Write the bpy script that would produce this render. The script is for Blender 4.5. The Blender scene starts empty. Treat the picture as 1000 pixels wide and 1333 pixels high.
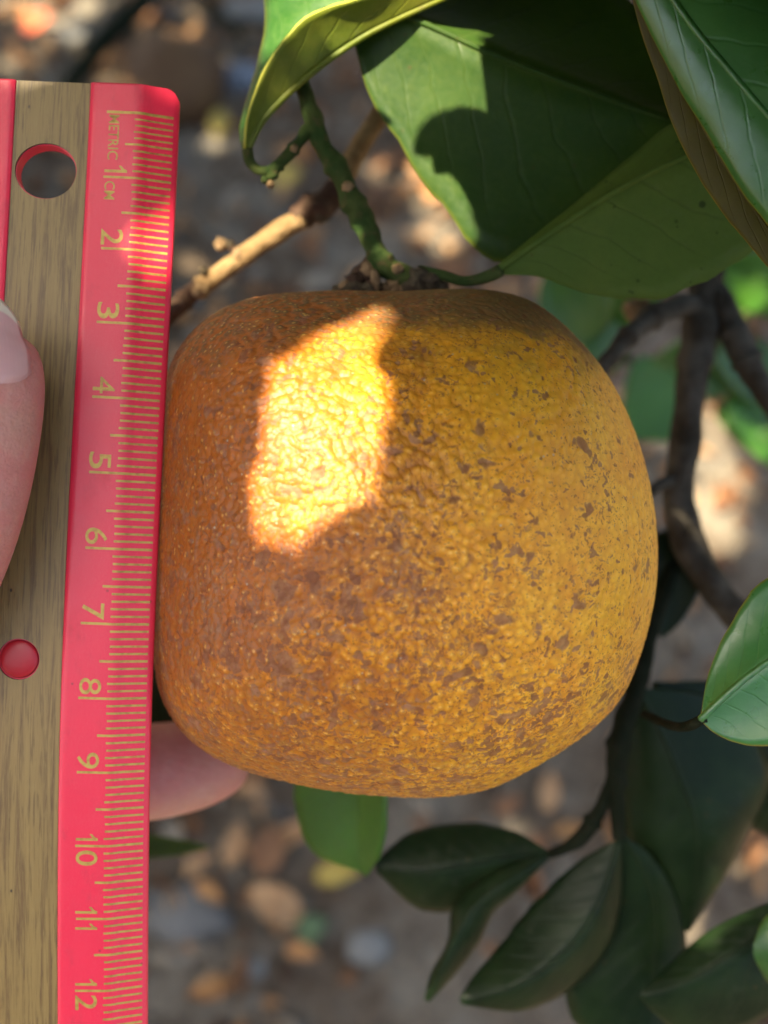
import bpy, bmesh, math, random
import numpy as np
from mathutils import Vector, Matrix, noise

# ------------------------------------------------------------------ camera, world, sun, exposure
sc = bpy.context.scene
PITCH = math.radians(60)                       # camera looks 60 degrees below the horizon
CAM = Vector((0, 0, 0.57))
FWD = Vector((0, math.cos(PITCH), -math.sin(PITCH)))
UP = Vector((0, math.sin(PITCH), math.cos(PITCH)))
RIGHT = Vector((1, 0, 0))
FPX = 1552.0                                   # focal length in units of 1/1000 picture width
cam_data = bpy.data.cameras.new('camera')
cam = bpy.data.objects.new('camera', cam_data)
sc.collection.objects.link(cam)
cam.location = CAM
cam.rotation_euler = (math.pi / 2 - PITCH, 0, 0)
cam_data.sensor_fit = 'HORIZONTAL'
cam_data.sensor_width = 36
cam_data.lens = 36 * FPX / 1000
cam_data.clip_start = 0.005
cam_data.clip_end = 2000
cam_data.dof.use_dof = True
cam_data.dof.focus_distance = 0.153
cam_data.dof.aperture_fstop = 16.0
sc.camera = cam

SUN = (RIGHT * -0.42 + UP * 0.45 - FWD * 0.79).normalized()
world = bpy.data.worlds.new('World')
sc.world = world
world.use_nodes = True
wn = world.node_tree.nodes
sky = wn.new('ShaderNodeTexSky')
sky.sky_type = 'NISHITA'
sky.sun_disc = False
sky.sun_elevation = math.asin(SUN.z)
sky.sun_rotation = math.atan2(SUN.x, SUN.y)
sky.air_density = 1.0
sky.dust_density = 4.0
sky.ozone_density = 0.6
wn['Background'].inputs['Strength'].default_value = 0.085
world.node_tree.links.new(sky.outputs['Color'], wn['Background'].inputs['Color'])
sl = bpy.data.lights.new('sun', 'SUN')
sl.energy = 4.6
sl.angle = math.radians(0.53)
sl.color = (1.0, 0.87, 0.66)
so = bpy.data.objects.new('sun', sl)
sc.collection.objects.link(so)
so.rotation_euler = SUN.to_track_quat('Z', 'Y').to_euler()
vs = sc.view_settings
vs.view_transform = 'Standard'
vs.look = 'None'
vs.gamma = 1.0
vs.exposure = 2.4
vs.use_white_balance = True              # camera balanced for open shade
vs.white_balance_temperature = 6900
vs.white_balance_tint = 5
sc.cycles.use_denoising = True
sc.cycles.max_bounces = 5
sc.cycles.diffuse_bounces = 3
sc.cycles.glossy_bounces = 2
sc.cycles.transmission_bounces = 3
sc.cycles.caustics_reflective = False
sc.cycles.caustics_refractive = False
sc.cycles.use_adaptive_sampling = True
sc.cycles.adaptive_threshold = 0.02

# ------------------------------------------------------------------ helpers
COL = sc.collection
random.seed(7)
rng = np.random.default_rng(7)


def W(px, py, d):
    """a point of the place: seen at (px, py) of the 1000x1333 photograph, d metres in front of the lens"""
    return CAM + RIGHT * ((px - 500) / FPX * d) + UP * ((666.5 - py) / FPX * d) + FWD * d


def to_px(p):
    v = p - CAM
    d = v.dot(FWD)
    return 500 + v.dot(RIGHT) / d * FPX, 666.5 - v.dot(UP) / d * FPX, d


def ground_d(px, py, z=0.0):
    ray = RIGHT * ((px - 500) / FPX) + UP * ((666.5 - py) / FPX) + FWD
    return (z - CAM.z) / ray.z


def link(o, parent=None):
    COL.objects.link(o)
    if parent is not None:
        o.parent = parent
        if parent.parent is None:
            o.matrix_parent_inverse = Matrix.Translation(parent.location).inverted()
    return o


def tag(o, label=None, cat=None, group=None, kind=None):
    if label: o['label'] = label
    if cat: o['category'] = cat
    if group: o['group'] = group
    if kind: o['kind'] = kind
    return o


def thing(name, loc, label, cat, group=None):
    o = bpy.data.objects.new(name, None)
    o.empty_display_size = 0.01
    COL.objects.link(o)
    o.location = loc
    return tag(o, label, cat, group)


def mesh_obj(name, verts, faces, mats, parent=None, smooth=True, uvs=None):
    me = bpy.data.meshes.new(name)
    me.from_pydata([tuple(v) for v in verts], [], faces)
    if smooth:
        me.polygons.foreach_set('use_smooth', [True] * len(me.polygons))
    if uvs is not None:
        ul = me.uv_layers.new(name='UVMap')
        idx = np.zeros(len(me.loops), dtype=np.int32)
        me.loops.foreach_get('vertex_index', idx)
        ul.data.foreach_set('uv', np.asarray(uvs, dtype=np.float32)[idx].ravel())
    me.update()
    o = bpy.data.objects.new(name, me)
    for m in (mats if isinstance(mats, (list, tuple)) else [mats]):
        me.materials.append(m)
    return link(o, parent)


def catmull(pts, n):
    P = [np.array(p, dtype=float) for p in pts]
    P = [2 * P[0] - P[1]] + P + [2 * P[-1] - P[-2]]
    seg = [np.linalg.norm(P[i + 1] - P[i]) for i in range(1, len(P) - 2)]
    cum = np.concatenate([[0], np.cumsum(seg)])
    out = []
    for k in range(n):
        s = cum[-1] * k / (n - 1)
        i = min(max(int(np.searchsorted(cum, s, side='right')) - 1, 0), len(seg) - 1)
        t = (s - cum[i]) / max(seg[i], 1e-12)
        p0, p1, p2, p3 = P[i], P[i + 1], P[i + 2], P[i + 3]
        out.append(0.5 * ((2 * p1) + (-p0 + p2) * t + (2 * p0 - 5 * p1 + 4 * p2 - p3) * t * t + (-p0 + 3 * p1 - 3 * p2 + p3) * t ** 3))
    return np.array(out)


def nrm(v):
    return v / max(np.linalg.norm(v), 1e-12)


def tube(name, pts, radii, mat, parent=None, n=None, sides=12, rough=0.0, nodes=(), seed=0, caps=True, freq=300.0):
    """a tapering twig through pts; nodes = (position 0..1, swelling) give it knots"""
    n = n or max(8, len(pts) * 8)
    C = catmull(pts, n)
    r = np.interp(np.linspace(0, 1, n), np.linspace(0, 1, len(radii)), radii)
    verts, faces, uvs = [], [], []
    ref = np.array(FWD)
    for i in range(n):
        t = nrm(C[min(i + 1, n - 1)] - C[max(i - 1, 0)])
        a = nrm(np.cross(t, ref)); b = np.cross(t, a)
        u = i / (n - 1)
        sw = 1 + sum(s * math.exp(-((u - p) / 0.018) ** 2) for p, s in nodes)
        for k in range(sides):
            th = 2 * math.pi * k / sides
            d = a * math.cos(th) + b * math.sin(th)
            p = C[i] + d * r[i] * sw
            f = 1 + rough * noise.noise(Vector(p) * freq + Vector((seed, 0, 0)))
            verts.append(C[i] + d * r[i] * sw * f)
            uvs.append((k / sides, u))
    for i in range(n - 1):
        for k in range(sides):
            k2 = (k + 1) % sides
            faces.append((i * sides + k, i * sides + k2, (i + 1) * sides + k2, (i + 1) * sides + k))
    if caps:
        t0, t1 = nrm(C[0] - C[1]), nrm(C[-1] - C[-2])
        verts.append(C[0] + t0 * r[0] * 0.5); uvs.append((0, 0)); c0 = len(verts) - 1
        verts.append(C[-1] + t1 * r[-1] * 0.6); uvs.append((0, 1)); c1 = len(verts) - 1
        for k in range(sides):
            k2 = (k + 1) % sides
            faces.append((c0, k2, k))
            faces.append((c1, (n - 1) * sides + k, (n - 1) * sides + k2))
    return mesh_obj(name, verts, faces, mat, parent, uvs=uvs)


def blob(name, centre, axes, mat, parent=None, rough=0.15, freq=3.0, seed=0, sub=3, rot=None):
    bm = bmesh.new()
    bmesh.ops.create_icosphere(bm, subdivisions=sub, radius=1)
    R = rot or Matrix.Identity(3)
    for v in bm.verts:
        f = 1 + rough * noise.fractal(v.co * freq + Vector((seed * 7.1, 0, seed)), 1.0, 2.0, 3)
        v.co = R @ Vector((v.co.x * axes[0] * f, v.co.y * axes[1] * f, v.co.z * axes[2] * f)) + Vector(centre)
    me = bpy.data.meshes.new(name)
    bm.to_mesh(me); bm.free()
    me.polygons.foreach_set('use_smooth', [True] * len(me.polygons))
    me.materials.append(mat)
    return link(bpy.data.objects.new(name, me), parent)


# ------------------------------------------------------------------ node shorthand
class NT:
    def __init__(s, name):
        s.m = bpy.data.materials.new(name)
        s.m.use_nodes = True
        s.t = s.m.node_tree
        s.b = s.t.nodes['Principled BSDF']
        s.out = s.t.nodes['Material Output']

    def put(s, sock, v):
        if isinstance(v, bpy.types.NodeSocket):
            s.t.links.new(v, sock)
        elif isinstance(v, (int, float)):
            if sock.type in ('RGBA',): sock.default_value = (v, v, v, 1)
            elif sock.type == 'VECTOR': sock.default_value = (v, v, v)
            else: sock.default_value = v
        else:
            v = tuple(v)
            sock.default_value = v + (1,) if sock.type == 'RGBA' and len(v) == 3 else v

    def node(s, typ, props=None, **ins):
        n = s.t.nodes.new(typ)
        for k, v in (props or {}).items(): setattr(n, k, v)
        for k, v in ins.items(): s.put(n.inputs[k.replace('_', ' ')], v)
        return n

    def math(s, op, a, b=0.0, clamp=False):
        n = s.t.nodes.new('ShaderNodeMath'); n.operation = op; n.use_clamp = clamp
        s.put(n.inputs[0], a); s.put(n.inputs[1], b)
        return n.outputs[0]

    def step(s, x, lo, hi):
        n = s.t.nodes.new('ShaderNodeMapRange'); n.interpolation_type = 'SMOOTHSTEP'
        s.put(n.inputs[0], x); s.put(n.inputs[1], lo); s.put(n.inputs[2], hi)
        n.inputs[3].default_value = 0; n.inputs[4].default_value = 1
        return n.outputs[0]

    def mix(s, f, a, b, mode='MIX'):
        n = s.t.nodes.new('ShaderNodeMix'); n.data_type = 'RGBA'; n.blend_type = mode
        s.put(n.inputs[0], f); s.put(n.inputs[6], a); s.put(n.inputs[7], b)
        return n.outputs[2]

    def coord(s, which='Object'):
        return s.t.nodes.new('ShaderNodeTexCoord').outputs[which]

    def mapping(s, v, scale=(1, 1, 1), loc=(0, 0, 0)):
        n = s.t.nodes.new('ShaderNodeMapping')
        s.put(n.inputs[0], v); n.inputs['Scale'].default_value = scale; n.inputs['Location'].default_value = loc
        return n.outputs[0]

    def noise(s, v, scale, detail=4, rough=0.55, dist=0.0):
        n = s.node('ShaderNodeTexNoise', None, Vector=v, Scale=scale, Detail=detail, Roughness=rough, Distortion=dist)
        return n.outputs['Fac']

    def voro(s, v, scale, feature='F1', out='Distance', rnd=1.0, **kw):
        n = s.node('ShaderNodeTexVoronoi', {'feature': feature}, Vector=v, Scale=scale, Randomness=rnd, **kw)
        return n.outputs[out]

    def xyz(s, v):
        n = s.t.nodes.new('ShaderNodeSeparateXYZ'); s.put(n.inputs[0], v)
        return n.outputs

    def bump(s, h, strength=0.5, dist=0.001, normal=None):
        n = s.node('ShaderNodeBump', None, Height=h, Strength=strength, Distance=dist)
        if normal is not None: s.put(n.inputs['Normal'], normal)
        return n.outputs[0]

    def set(s, **kw):
        for k, v in kw.items(): s.put(s.b.inputs[k.replace('_', ' ')], v)
        return s


def ramp_noise(nt, v, scale, a, b, lo=0.3, hi=0.7, **kw):
    return nt.mix(nt.step(nt.noise(v, scale, **kw), lo, hi), a, b)


# ------------------------------------------------------------------ materials
def leaf_mat(name, col, col2, vein, rough=0.38, trans=(0.2, 0.4, 0.03), tw=0.25, specks=0.0, margin=None, spec=0.5, bump=0.35, scurf=0.0):
    nt = NT(name)
    uv = nt.coord('UV'); ob = nt.coord('Object')
    x, y, _ = nt.xyz(uv)
    a = nt.math('MULTIPLY', nt.math('ABSOLUTE', nt.math('SUBTRACT', x, 0.5)), 2.0)
    wob = nt.math('MULTIPLY', nt.math('SUBTRACT', nt.noise(ob, 150, 2), 0.5), 0.5)
    ph = nt.math('ADD', nt.math('SUBTRACT', nt.math('MULTIPLY', y, 9.0), nt.math('MULTIPLY', a, 2.2)), wob)
    tri = nt.math('ABSOLUTE', nt.math('SUBTRACT', nt.math('FRACT', ph), 0.5))
    lat = nt.math('MULTIPLY', nt.step(tri, 0.42, 0.5), nt.step(a, 1.0, 0.5))
    mid = nt.step(a, 0.045, 0.012)
    big = nt.noise(ob, 90, 3)
    fine = nt.noise(ob, 900, 3)
    c = nt.mix(nt.step(big, 0.35, 0.68), col, col2)
    c = nt.mix(nt.math('MULTIPLY', nt.step(fine, 0.4, 0.8), 0.35), c, vein)
    net = nt.voro(ob, 1100, 'DISTANCE_TO_EDGE')
    netm = nt.math('MULTIPLY', nt.step(net, 0.08, 0.0), 0.22)
    c = nt.mix(netm, c, vein)
    c = nt.mix(nt.math('MULTIPLY', lat, 0.16), c, vein)
    c = nt.mix(nt.math('MULTIPLY', mid, 0.75), c, vein)
    dust = nt.math('MULTIPLY', nt.step(nt.noise(ob, 430, 6, 0.75), 0.50, 0.78), nt.step(nt.noise(ob, 55, 3), 0.35, 0.7))
    c = nt.mix(nt.math('MULTIPLY', dust, 0.16), c, (0.20, 0.20, 0.15))
    br = nt.voro(ob, 210)
    c = nt.mix(nt.math('MULTIPLY', nt.step(br, 0.075, 0.03), 0.7), c, (0.07, 0.04, 0.015))
    if margin: c = nt.mix(nt.step(a, 0.972, 0.992), c, margin)
    r = nt.math('ADD', rough, nt.math('MULTIPLY', nt.math('SUBTRACT', nt.noise(ob, 350, 4), 0.5), 0.25))
    if specks > 0:
        d = nt.voro(ob, 520, rnd=1.0)
        n2 = nt.noise(ob, 70, 3)
        thr = nt.math('MULTIPLY', nt.step(n2, 0.42, 0.72), 0.34 * specks)
        sp = nt.math('LESS_THAN', d, thr)
        c = nt.mix(nt.math('MULTIPLY', sp, 0.75), c, (0.008, 0.009, 0.006))
        d2 = nt.voro(ob, 130)
        c = nt.mix(nt.step(d2, 0.055, 0.03), c, (0.012, 0.009, 0.006))
    if scurf > 0:
        sc_ = nt.math('MULTIPLY', nt.step(nt.noise(ob, 260, 6, 0.7), 0.55, 0.75), scurf)
        c = nt.mix(sc_, c, (0.10, 0.055, 0.02))
    h = nt.math('ADD', nt.math('MULTIPLY', lat, -0.22), nt.math('ADD', nt.math('MULTIPLY', fine, 0.2), nt.math('MULTIPLY', big, 1.5)))
    bn = nt.bump(h, bump, 0.0006)
    nt.set(Base_Color=c, Roughness=r, Normal=bn, Specular_IOR_Level=spec)
    tr = nt.node('ShaderNodeBsdfTranslucent', None, Color=nt.mix(nt.math('MULTIPLY', nt.math('MAXIMUM', lat, mid), 0.3), trans, vein), Normal=bn)
    ms = nt.t.nodes.new('ShaderNodeMixShader')
    ms.inputs[0].default_value = tw
    nt.t.links.new(nt.b.outputs[0], ms.inputs[1]); nt.t.links.new(tr.outputs[0], ms.inputs[2])
    nt.t.links.new(ms.outputs[0], nt.out.inputs['Surface'])
    return nt.m


M = {}
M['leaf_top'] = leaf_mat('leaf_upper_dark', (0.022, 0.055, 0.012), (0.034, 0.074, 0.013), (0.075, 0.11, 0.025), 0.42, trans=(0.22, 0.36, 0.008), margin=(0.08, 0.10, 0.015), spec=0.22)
M['leaf_mid'] = leaf_mat('leaf_upper_mid', (0.022, 0.082, 0.016), (0.035, 0.11, 0.018), (0.10, 0.18, 0.045), 0.32, trans=(0.25, 0.5, 0.03), margin=(0.25, 0.27, 0.03))
M['leaf_gloss'] = leaf_mat('leaf_upper_gloss', (0.042, 0.165, 0.040), (0.060, 0.205, 0.045), (0.08, 0.22, 0.06), 0.30, trans=(0.25, 0.5, 0.03), margin=(0.22, 0.20, 0.02), spec=0.9, bump=0.28)
M['leaf_bright'] = leaf_mat('leaf_upper_bright', (0.035, 0.125, 0.012), (0.05, 0.165, 0.015), (0.10, 0.22, 0.04), 0.45, trans=(0.3, 0.6, 0.04), tw=0.35)
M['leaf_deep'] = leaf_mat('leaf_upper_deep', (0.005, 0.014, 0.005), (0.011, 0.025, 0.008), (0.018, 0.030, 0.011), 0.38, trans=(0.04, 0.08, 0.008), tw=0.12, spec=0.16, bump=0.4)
M['leaf_under'] = leaf_mat('leaf_underside', (0.085, 0.135, 0.024), (0.115, 0.160, 0.030), (0.06, 0.085, 0.018), 0.6, trans=(0.25, 0.42, 0.03), specks=1.0, spec=0.15)
M['leaf_under_clean'] = leaf_mat('leaf_underside_clean', (0.07, 0.13, 0.035), (0.10, 0.17, 0.04), (0.16, 0.22, 0.08), 0.6, trans=(0.25, 0.42, 0.03), spec=0.3)
M['leaf_under_yellow'] = leaf_mat('leaf_underside_yellow', (0.09, 0.13, 0.010), (0.15, 0.17, 0.012), (0.2, 0.21, 0.025), 0.5, trans=(0.4, 0.5, 0.02), specks=0.35, spec=0.35, margin=(0.5, 0.5, 0.08), scurf=0.5)
M['leaf_under_olive'] = leaf_mat('leaf_underside_olive', (0.075, 0.060, 0.007), (0.10, 0.080, 0.008), (0.07, 0.045, 0.012), 0.55, trans=(0.32, 0.28, 0.02), spec=0.3, scurf=0.35, margin=(0.3, 0.2, 0.02))
nt = NT('leaf_canopy')
nt.set(Base_Color=nt.mix(nt.noise(nt.coord(), 14, 1), (0.03, 0.085, 0.018), (0.05, 0.12, 0.022)), Roughness=0.42)
tr = nt.node('ShaderNodeBsdfTranslucent', None, Color=(0.10, 0.20, 0.02))
ms = nt.t.nodes.new('ShaderNodeMixShader'); ms.inputs[0].default_value = 0.12
nt.t.links.new(nt.b.outputs[0], ms.inputs[1]); nt.t.links.new(tr.outputs[0], ms.inputs[2]); nt.t.links.new(ms.outputs[0], nt.out.inputs['Surface'])
M['leaf_canopy'] = nt.m


def bark(name, a, b, dark, scale=260, rough=0.8, stretch=(1, 1, 1), bumpd=0.0008, spec=0.15):
    nt = NT(name)
    v = nt.mapping(nt.coord(), stretch)
    n1 = nt.noise(v, scale, 6, 0.62)
    c = nt.mix(nt.step(n1, 0.32, 0.68), a, b)
    n2 = nt.noise(v, scale * 2.7, 5, 0.7)
    c = nt.mix(nt.math('MULTIPLY', nt.step(n2, 0.52, 0.72), 0.8), c, dark)
    h = nt.math('ADD', n1, nt.math('MULTIPLY', n2, 0.5))
    nt.set(Base_Color=c, Roughness=rough, Normal=nt.bump(h, 0.8, bumpd), Specular_IOR_Level=spec)
    return nt.m


M['green_bark'] = bark('green_bark', (0.020, 0.046, 0.010), (0.050, 0.068, 0.018), (0.095, 0.060, 0.030), 210, bumpd=0.0012)
M['tan_bark'] = bark('tan_bark', (0.19, 0.115, 0.052), (0.29, 0.19, 0.095), (0.075, 0.042, 0.022), 330, bumpd=0.0014)
M['dark_bark'] = bark('dark_bark', (0.05, 0.026, 0.018), (0.09, 0.055, 0.036), (0.02, 0.013, 0.010), 260)
M['grey_bark'] = bark('grey_bark', (0.032, 0.026, 0.019), (0.085, 0.074, 0.060), (0.014, 0.013, 0.009), 150, bumpd=0.0015, spec=0.08)
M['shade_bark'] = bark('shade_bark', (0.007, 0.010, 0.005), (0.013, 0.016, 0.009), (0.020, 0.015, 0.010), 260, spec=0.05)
M['dry_scale'] = bark('dry_bud_scale', (0.17, 0.105, 0.055), (0.30, 0.20, 0.11), (0.06, 0.035, 0.02), 700, bumpd=0.0005)
M['dark_scale'] = bark('dark_bud_scale', (0.05, 0.035, 0.025), (0.10, 0.08, 0.05), (0.02, 0.015, 0.012), 700, bumpd=0.0005)


def fruit_mat():
    nt = NT('orange_peel')
    ob = nt.coord('Object')
    p = nt.mapping(ob, (1 / 0.036,) * 3)               # fruit radii; x right, y stem end, z front
    x, y, z = nt.xyz(p)
    n2 = nt.noise(p, 5.0, 5, 0.6)
    n3 = nt.noise(p, 16, 5, 0.65)
    nj = nt.math('SUBTRACT', n2, 0.5)
    # ripe yellow to deep orange flesh colour
    base = nt.mix(nt.step(n2, 0.35, 0.7), (0.72, 0.305, 0.018), (0.78, 0.385, 0.024))
    base = nt.mix(nt.math('MULTIPLY', nt.step(n3, 0.45, 0.75), 0.5), base, (0.86, 0.46, 0.030))
    # greenish yellow around shoulders and blossom end
    gy = nt.math('MULTIPLY', nt.step(nt.math('ADD', nt.math('ABSOLUTE', y), nt.math('MULTIPLY', nj, 0.8)), 0.45, 0.9), 0.55)
    base = nt.mix(gy, base, (0.62, 0.33, 0.010))
    # russet cheek, its brown also deepened to paint shade on the ruler's side
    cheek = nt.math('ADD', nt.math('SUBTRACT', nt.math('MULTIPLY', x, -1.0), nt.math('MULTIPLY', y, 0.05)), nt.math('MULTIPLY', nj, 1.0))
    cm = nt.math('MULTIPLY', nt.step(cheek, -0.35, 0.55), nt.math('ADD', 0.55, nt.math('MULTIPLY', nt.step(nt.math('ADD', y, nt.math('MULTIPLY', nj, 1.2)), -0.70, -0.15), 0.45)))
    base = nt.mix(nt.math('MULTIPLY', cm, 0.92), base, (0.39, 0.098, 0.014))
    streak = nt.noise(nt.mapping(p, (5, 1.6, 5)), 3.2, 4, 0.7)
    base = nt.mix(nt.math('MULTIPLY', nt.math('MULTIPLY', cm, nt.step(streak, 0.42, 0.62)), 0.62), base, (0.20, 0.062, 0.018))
    base = nt.mix(nt.math('MULTIPLY', nt.step(nt.math('ADD', nt.math('MULTIPLY', x, -1.0), nt.math('MULTIPLY', nj, 0.6)), 0.45, 1.0), 0.6), base, (0.17, 0.055, 0.014))  # left limb darkened further, part russet, part painted side shade
    mot = nt.math('MULTIPLY', nt.step(nt.math('ADD', nt.math('MULTIPLY', nt.math('ADD', x, y), -1.0), nt.math('MULTIPLY', nj, 1.2)), 0.25, 1.1), nt.step(n3, 0.40, 0.60))
    base = nt.mix(nt.math('MULTIPLY', mot, 0.42), base, (0.16, 0.062, 0.024))
    # grey scurf over the stem end
    top = nt.step(nt.math('ADD', y, nt.math('MULTIPLY', nj, 0.55)), 0.60, 0.86)
    base = nt.mix(nt.math('MULTIPLY', top, 0.92), base, (0.10, 0.066, 0.028))
    # oil glands, with relief shading painted in: creases darker, tops lighter
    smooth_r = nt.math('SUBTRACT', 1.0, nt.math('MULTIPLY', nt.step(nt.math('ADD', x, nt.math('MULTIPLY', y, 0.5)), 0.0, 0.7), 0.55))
    warp = nt.node('ShaderNodeTexNoise', None, Vector=p, Scale=9.0, Detail=1.0).outputs['Color']
    wadd = nt.t.nodes.new('ShaderNodeMix'); wadd.data_type = 'VECTOR'
    nt.put(wadd.inputs[0], 0.045); nt.put(wadd.inputs[4], p); nt.put(wadd.inputs[5], warp)
    wp = wadd.outputs[1]
    gl = nt.voro(wp, 37, 'F1', rnd=1.0)
    gl2 = nt.voro(p, 60, 'F1')
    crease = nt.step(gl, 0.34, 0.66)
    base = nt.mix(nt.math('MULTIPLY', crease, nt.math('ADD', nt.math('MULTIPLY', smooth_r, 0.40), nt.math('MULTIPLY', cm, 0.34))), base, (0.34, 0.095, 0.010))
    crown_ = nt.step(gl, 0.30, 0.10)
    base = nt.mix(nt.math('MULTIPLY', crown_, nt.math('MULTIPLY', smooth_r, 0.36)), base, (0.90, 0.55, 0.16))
    # mite blotches: purple brown scabs, denser low and on the russet side
    dens = nt.math('ADD', nt.math('MULTIPLY', nt.step(nt.math('ADD', nt.math('MULTIPLY', x, -0.5), nt.math('MULTIPLY', y, -1.0)), -0.6, 0.6), 0.42), 0.58)
    def scab(scale, thr, warp_s, off):
        wn_ = nt.node('ShaderNodeTexNoise', None, Vector=p, Scale=warp_s, Detail=3.0).outputs['Color']
        wm = nt.t.nodes.new('ShaderNodeMix'); wm.data_type = 'VECTOR'
        nt.put(wm.inputs[0], 0.16); nt.put(wm.inputs[4], nt.mapping(p, (1, 1, 1), off)); nt.put(wm.inputs[5], wn_)
        v = nt.t.nodes.new('ShaderNodeTexVoronoi'); nt.put(v.inputs['Vector'], wm.outputs[1]); v.inputs['Scale'].default_value = scale
        rnd = nt.xyz(v.outputs['Color'])[0]
        t = nt.math('MULTIPLY', nt.math('MULTIPLY', nt.math('POWER', rnd, 1.7), thr), nt.math('MULTIPLY', dens, nt.math('ADD', 0.72, nt.math('MULTIPLY', nt.step(nt.noise(p, 3.4, 3), 0.35, 0.65), 0.5))))
        return nt.step(nt.math('SUBTRACT', v.outputs['Distance'], t), 0.07, -0.07)
    s1 = scab(13, 0.50, 9.0, (0.3, 0.1, 0.7))
    s2 = scab(25, 0.76, 16.0, (1.3, 2.1, 0.2))
    s3 = scab(52, 0.84, 25.0, (4.3, 0.1, 3.2))
    cl = nt.math('MULTIPLY', nt.step(nt.noise(p, 2.6, 4, 0.6), 0.42, 0.66), dens)
    wr = nt.noise(p, 12, 6, 0.75, 1.2)
    s4 = nt.math('MULTIPLY', nt.math('MULTIPLY', nt.step(wr, 0.54, 0.62), cl), 0.7)
    sc_all = nt.math('MAXIMUM', nt.math('MAXIMUM', s1, s2), nt.math('MAXIMUM', nt.math('MULTIPLY', s3, 0.8), s4))
    sc_col = nt.mix(nt.step(n3, 0.4, 0.65), (0.17, 0.060, 0.030), (0.28, 0.135, 0.075))
    sc_all = nt.math('MULTIPLY', sc_all, 0.80)
    base = nt.mix(sc_all, base, sc_col)
    # pale corky flecks
    fl = nt.voro(p, 13.0)
    base = nt.mix(nt.math('MULTIPLY', nt.step(fl, 0.075, 0.04), 0.6), base, (0.40, 0.36, 0.28))
    # pin-prick pits
    pp = nt.step(nt.voro(p, 34), 0.17, 0.07)
    base = nt.mix(nt.math('MULTIPLY', pp, 0.65), base, (0.15, 0.055, 0.012))
    rough = nt.math('ADD', 0.47, nt.math('ADD', nt.math('MULTIPLY', sc_all, 0.25), nt.math('MULTIPLY', top, 0.2)))
    nt.set(Base_Color=base, Roughness=rough, Specular_IOR_Level=0.34,
           Subsurface_Weight=0.30, Subsurface_Radius=(1.0, 0.32, 0.06), Subsurface_Scale=0.0035)
    # relief: cobbled peel, folds towards the blossom end
    fold = nt.noise(nt.mapping(p, (1.0, 2.0, 1.0)), 13.0, 3, 0.6, 0.8)
    lowm = nt.math('ADD', 0.35, nt.step(y, 0.5, -0.6))
    dome = nt.math('SUBTRACT', 1.0, nt.math('MULTIPLY', nt.math('MULTIPLY', gl, gl), 2.2))
    h = nt.math('MULTIPLY', dome, smooth_r)
    h = nt.math('ADD', h, nt.math('MULTIPLY', nt.step(gl2, 0.05, 0.35), 0.35))
    h = nt.math('ADD', h, nt.math('MULTIPLY', nt.math('MULTIPLY', fold, lowm), 0.6))
    h = nt.math('ADD', h, nt.math('MULTIPLY', n3, 0.18))
    h = nt.math('SUBTRACT', h, nt.math('MULTIPLY', pp, 0.35))
    h = nt.math('SUBTRACT', h, nt.math('MULTIPLY', sc_all, 0.22))
    dn = nt.node('ShaderNodeDisplacement', None, Height=h, Midlevel=0.7, Scale=0.00018)
    nt.t.links.new(dn.outputs[0], nt.out.inputs['Displacement'])
    nt.m.displacement_method = 'DISPLACEMENT'
    return nt.m


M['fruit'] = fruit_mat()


def plastic(name, col, rough=0.34):
    nt = NT(name)
    ob = nt.coord()
    n = nt.noise(ob, 400, 5, 0.65)
    sm = nt.noise(ob, 55, 5, 0.6)
    c = nt.mix(nt.math('MULTIPLY', nt.step(sm, 0.45, 0.75), 0.18), col, tuple(0.75 * k for k in col))
    spk = nt.step(nt.voro(ob, 300), 0.07, 0.03)
    c = nt.mix(nt.math('MULTIPLY', spk, 0.5), c, (0.06, 0.02, 0.02))
    uvp = nt.coord('UV')
    scr = nt.noise(nt.mapping(uvp, (26, 3.0, 1)), 1.0, 4, 0.75, 2.5)
    scm = nt.step(nt.math('ABSOLUTE', nt.math('SUBTRACT', scr, 0.5)), 0.010, 0.0)
    grime = nt.step(nt.noise(nt.mapping(uvp, (2.2, 1.1, 1)), 1.0, 6, 0.7), 0.52, 0.75)
    c = nt.mix(nt.math('MULTIPLY', scm, 0.35), c, (0.80, 0.20, 0.22))
    c = nt.mix(nt.math('MULTIPLY', grime, 0.28), c, (0.30, 0.03, 0.04))
    r = nt.math('ADD', rough, nt.math('ADD', nt.math('MULTIPLY', nt.math('SUBTRACT', n, 0.5), 0.25), nt.math('MULTIPLY', grime, 0.18)))
    nt.set(Base_Color=c, Roughness=r, Subsurface_Weight=0.12, Subsurface_Radius=(1, 0.25, 0.25), Subsurface_Scale=0.001,
           Specular_IOR_Level=0.5, Normal=nt.bump(n, 0.12, 0.0003))
    return nt.m


M['red_plastic'] = plastic('red_plastic', (0.76, 0.026, 0.070))
M['red_button'] = plastic('red_button_plastic', (0.44, 0.010, 0.022))


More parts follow.
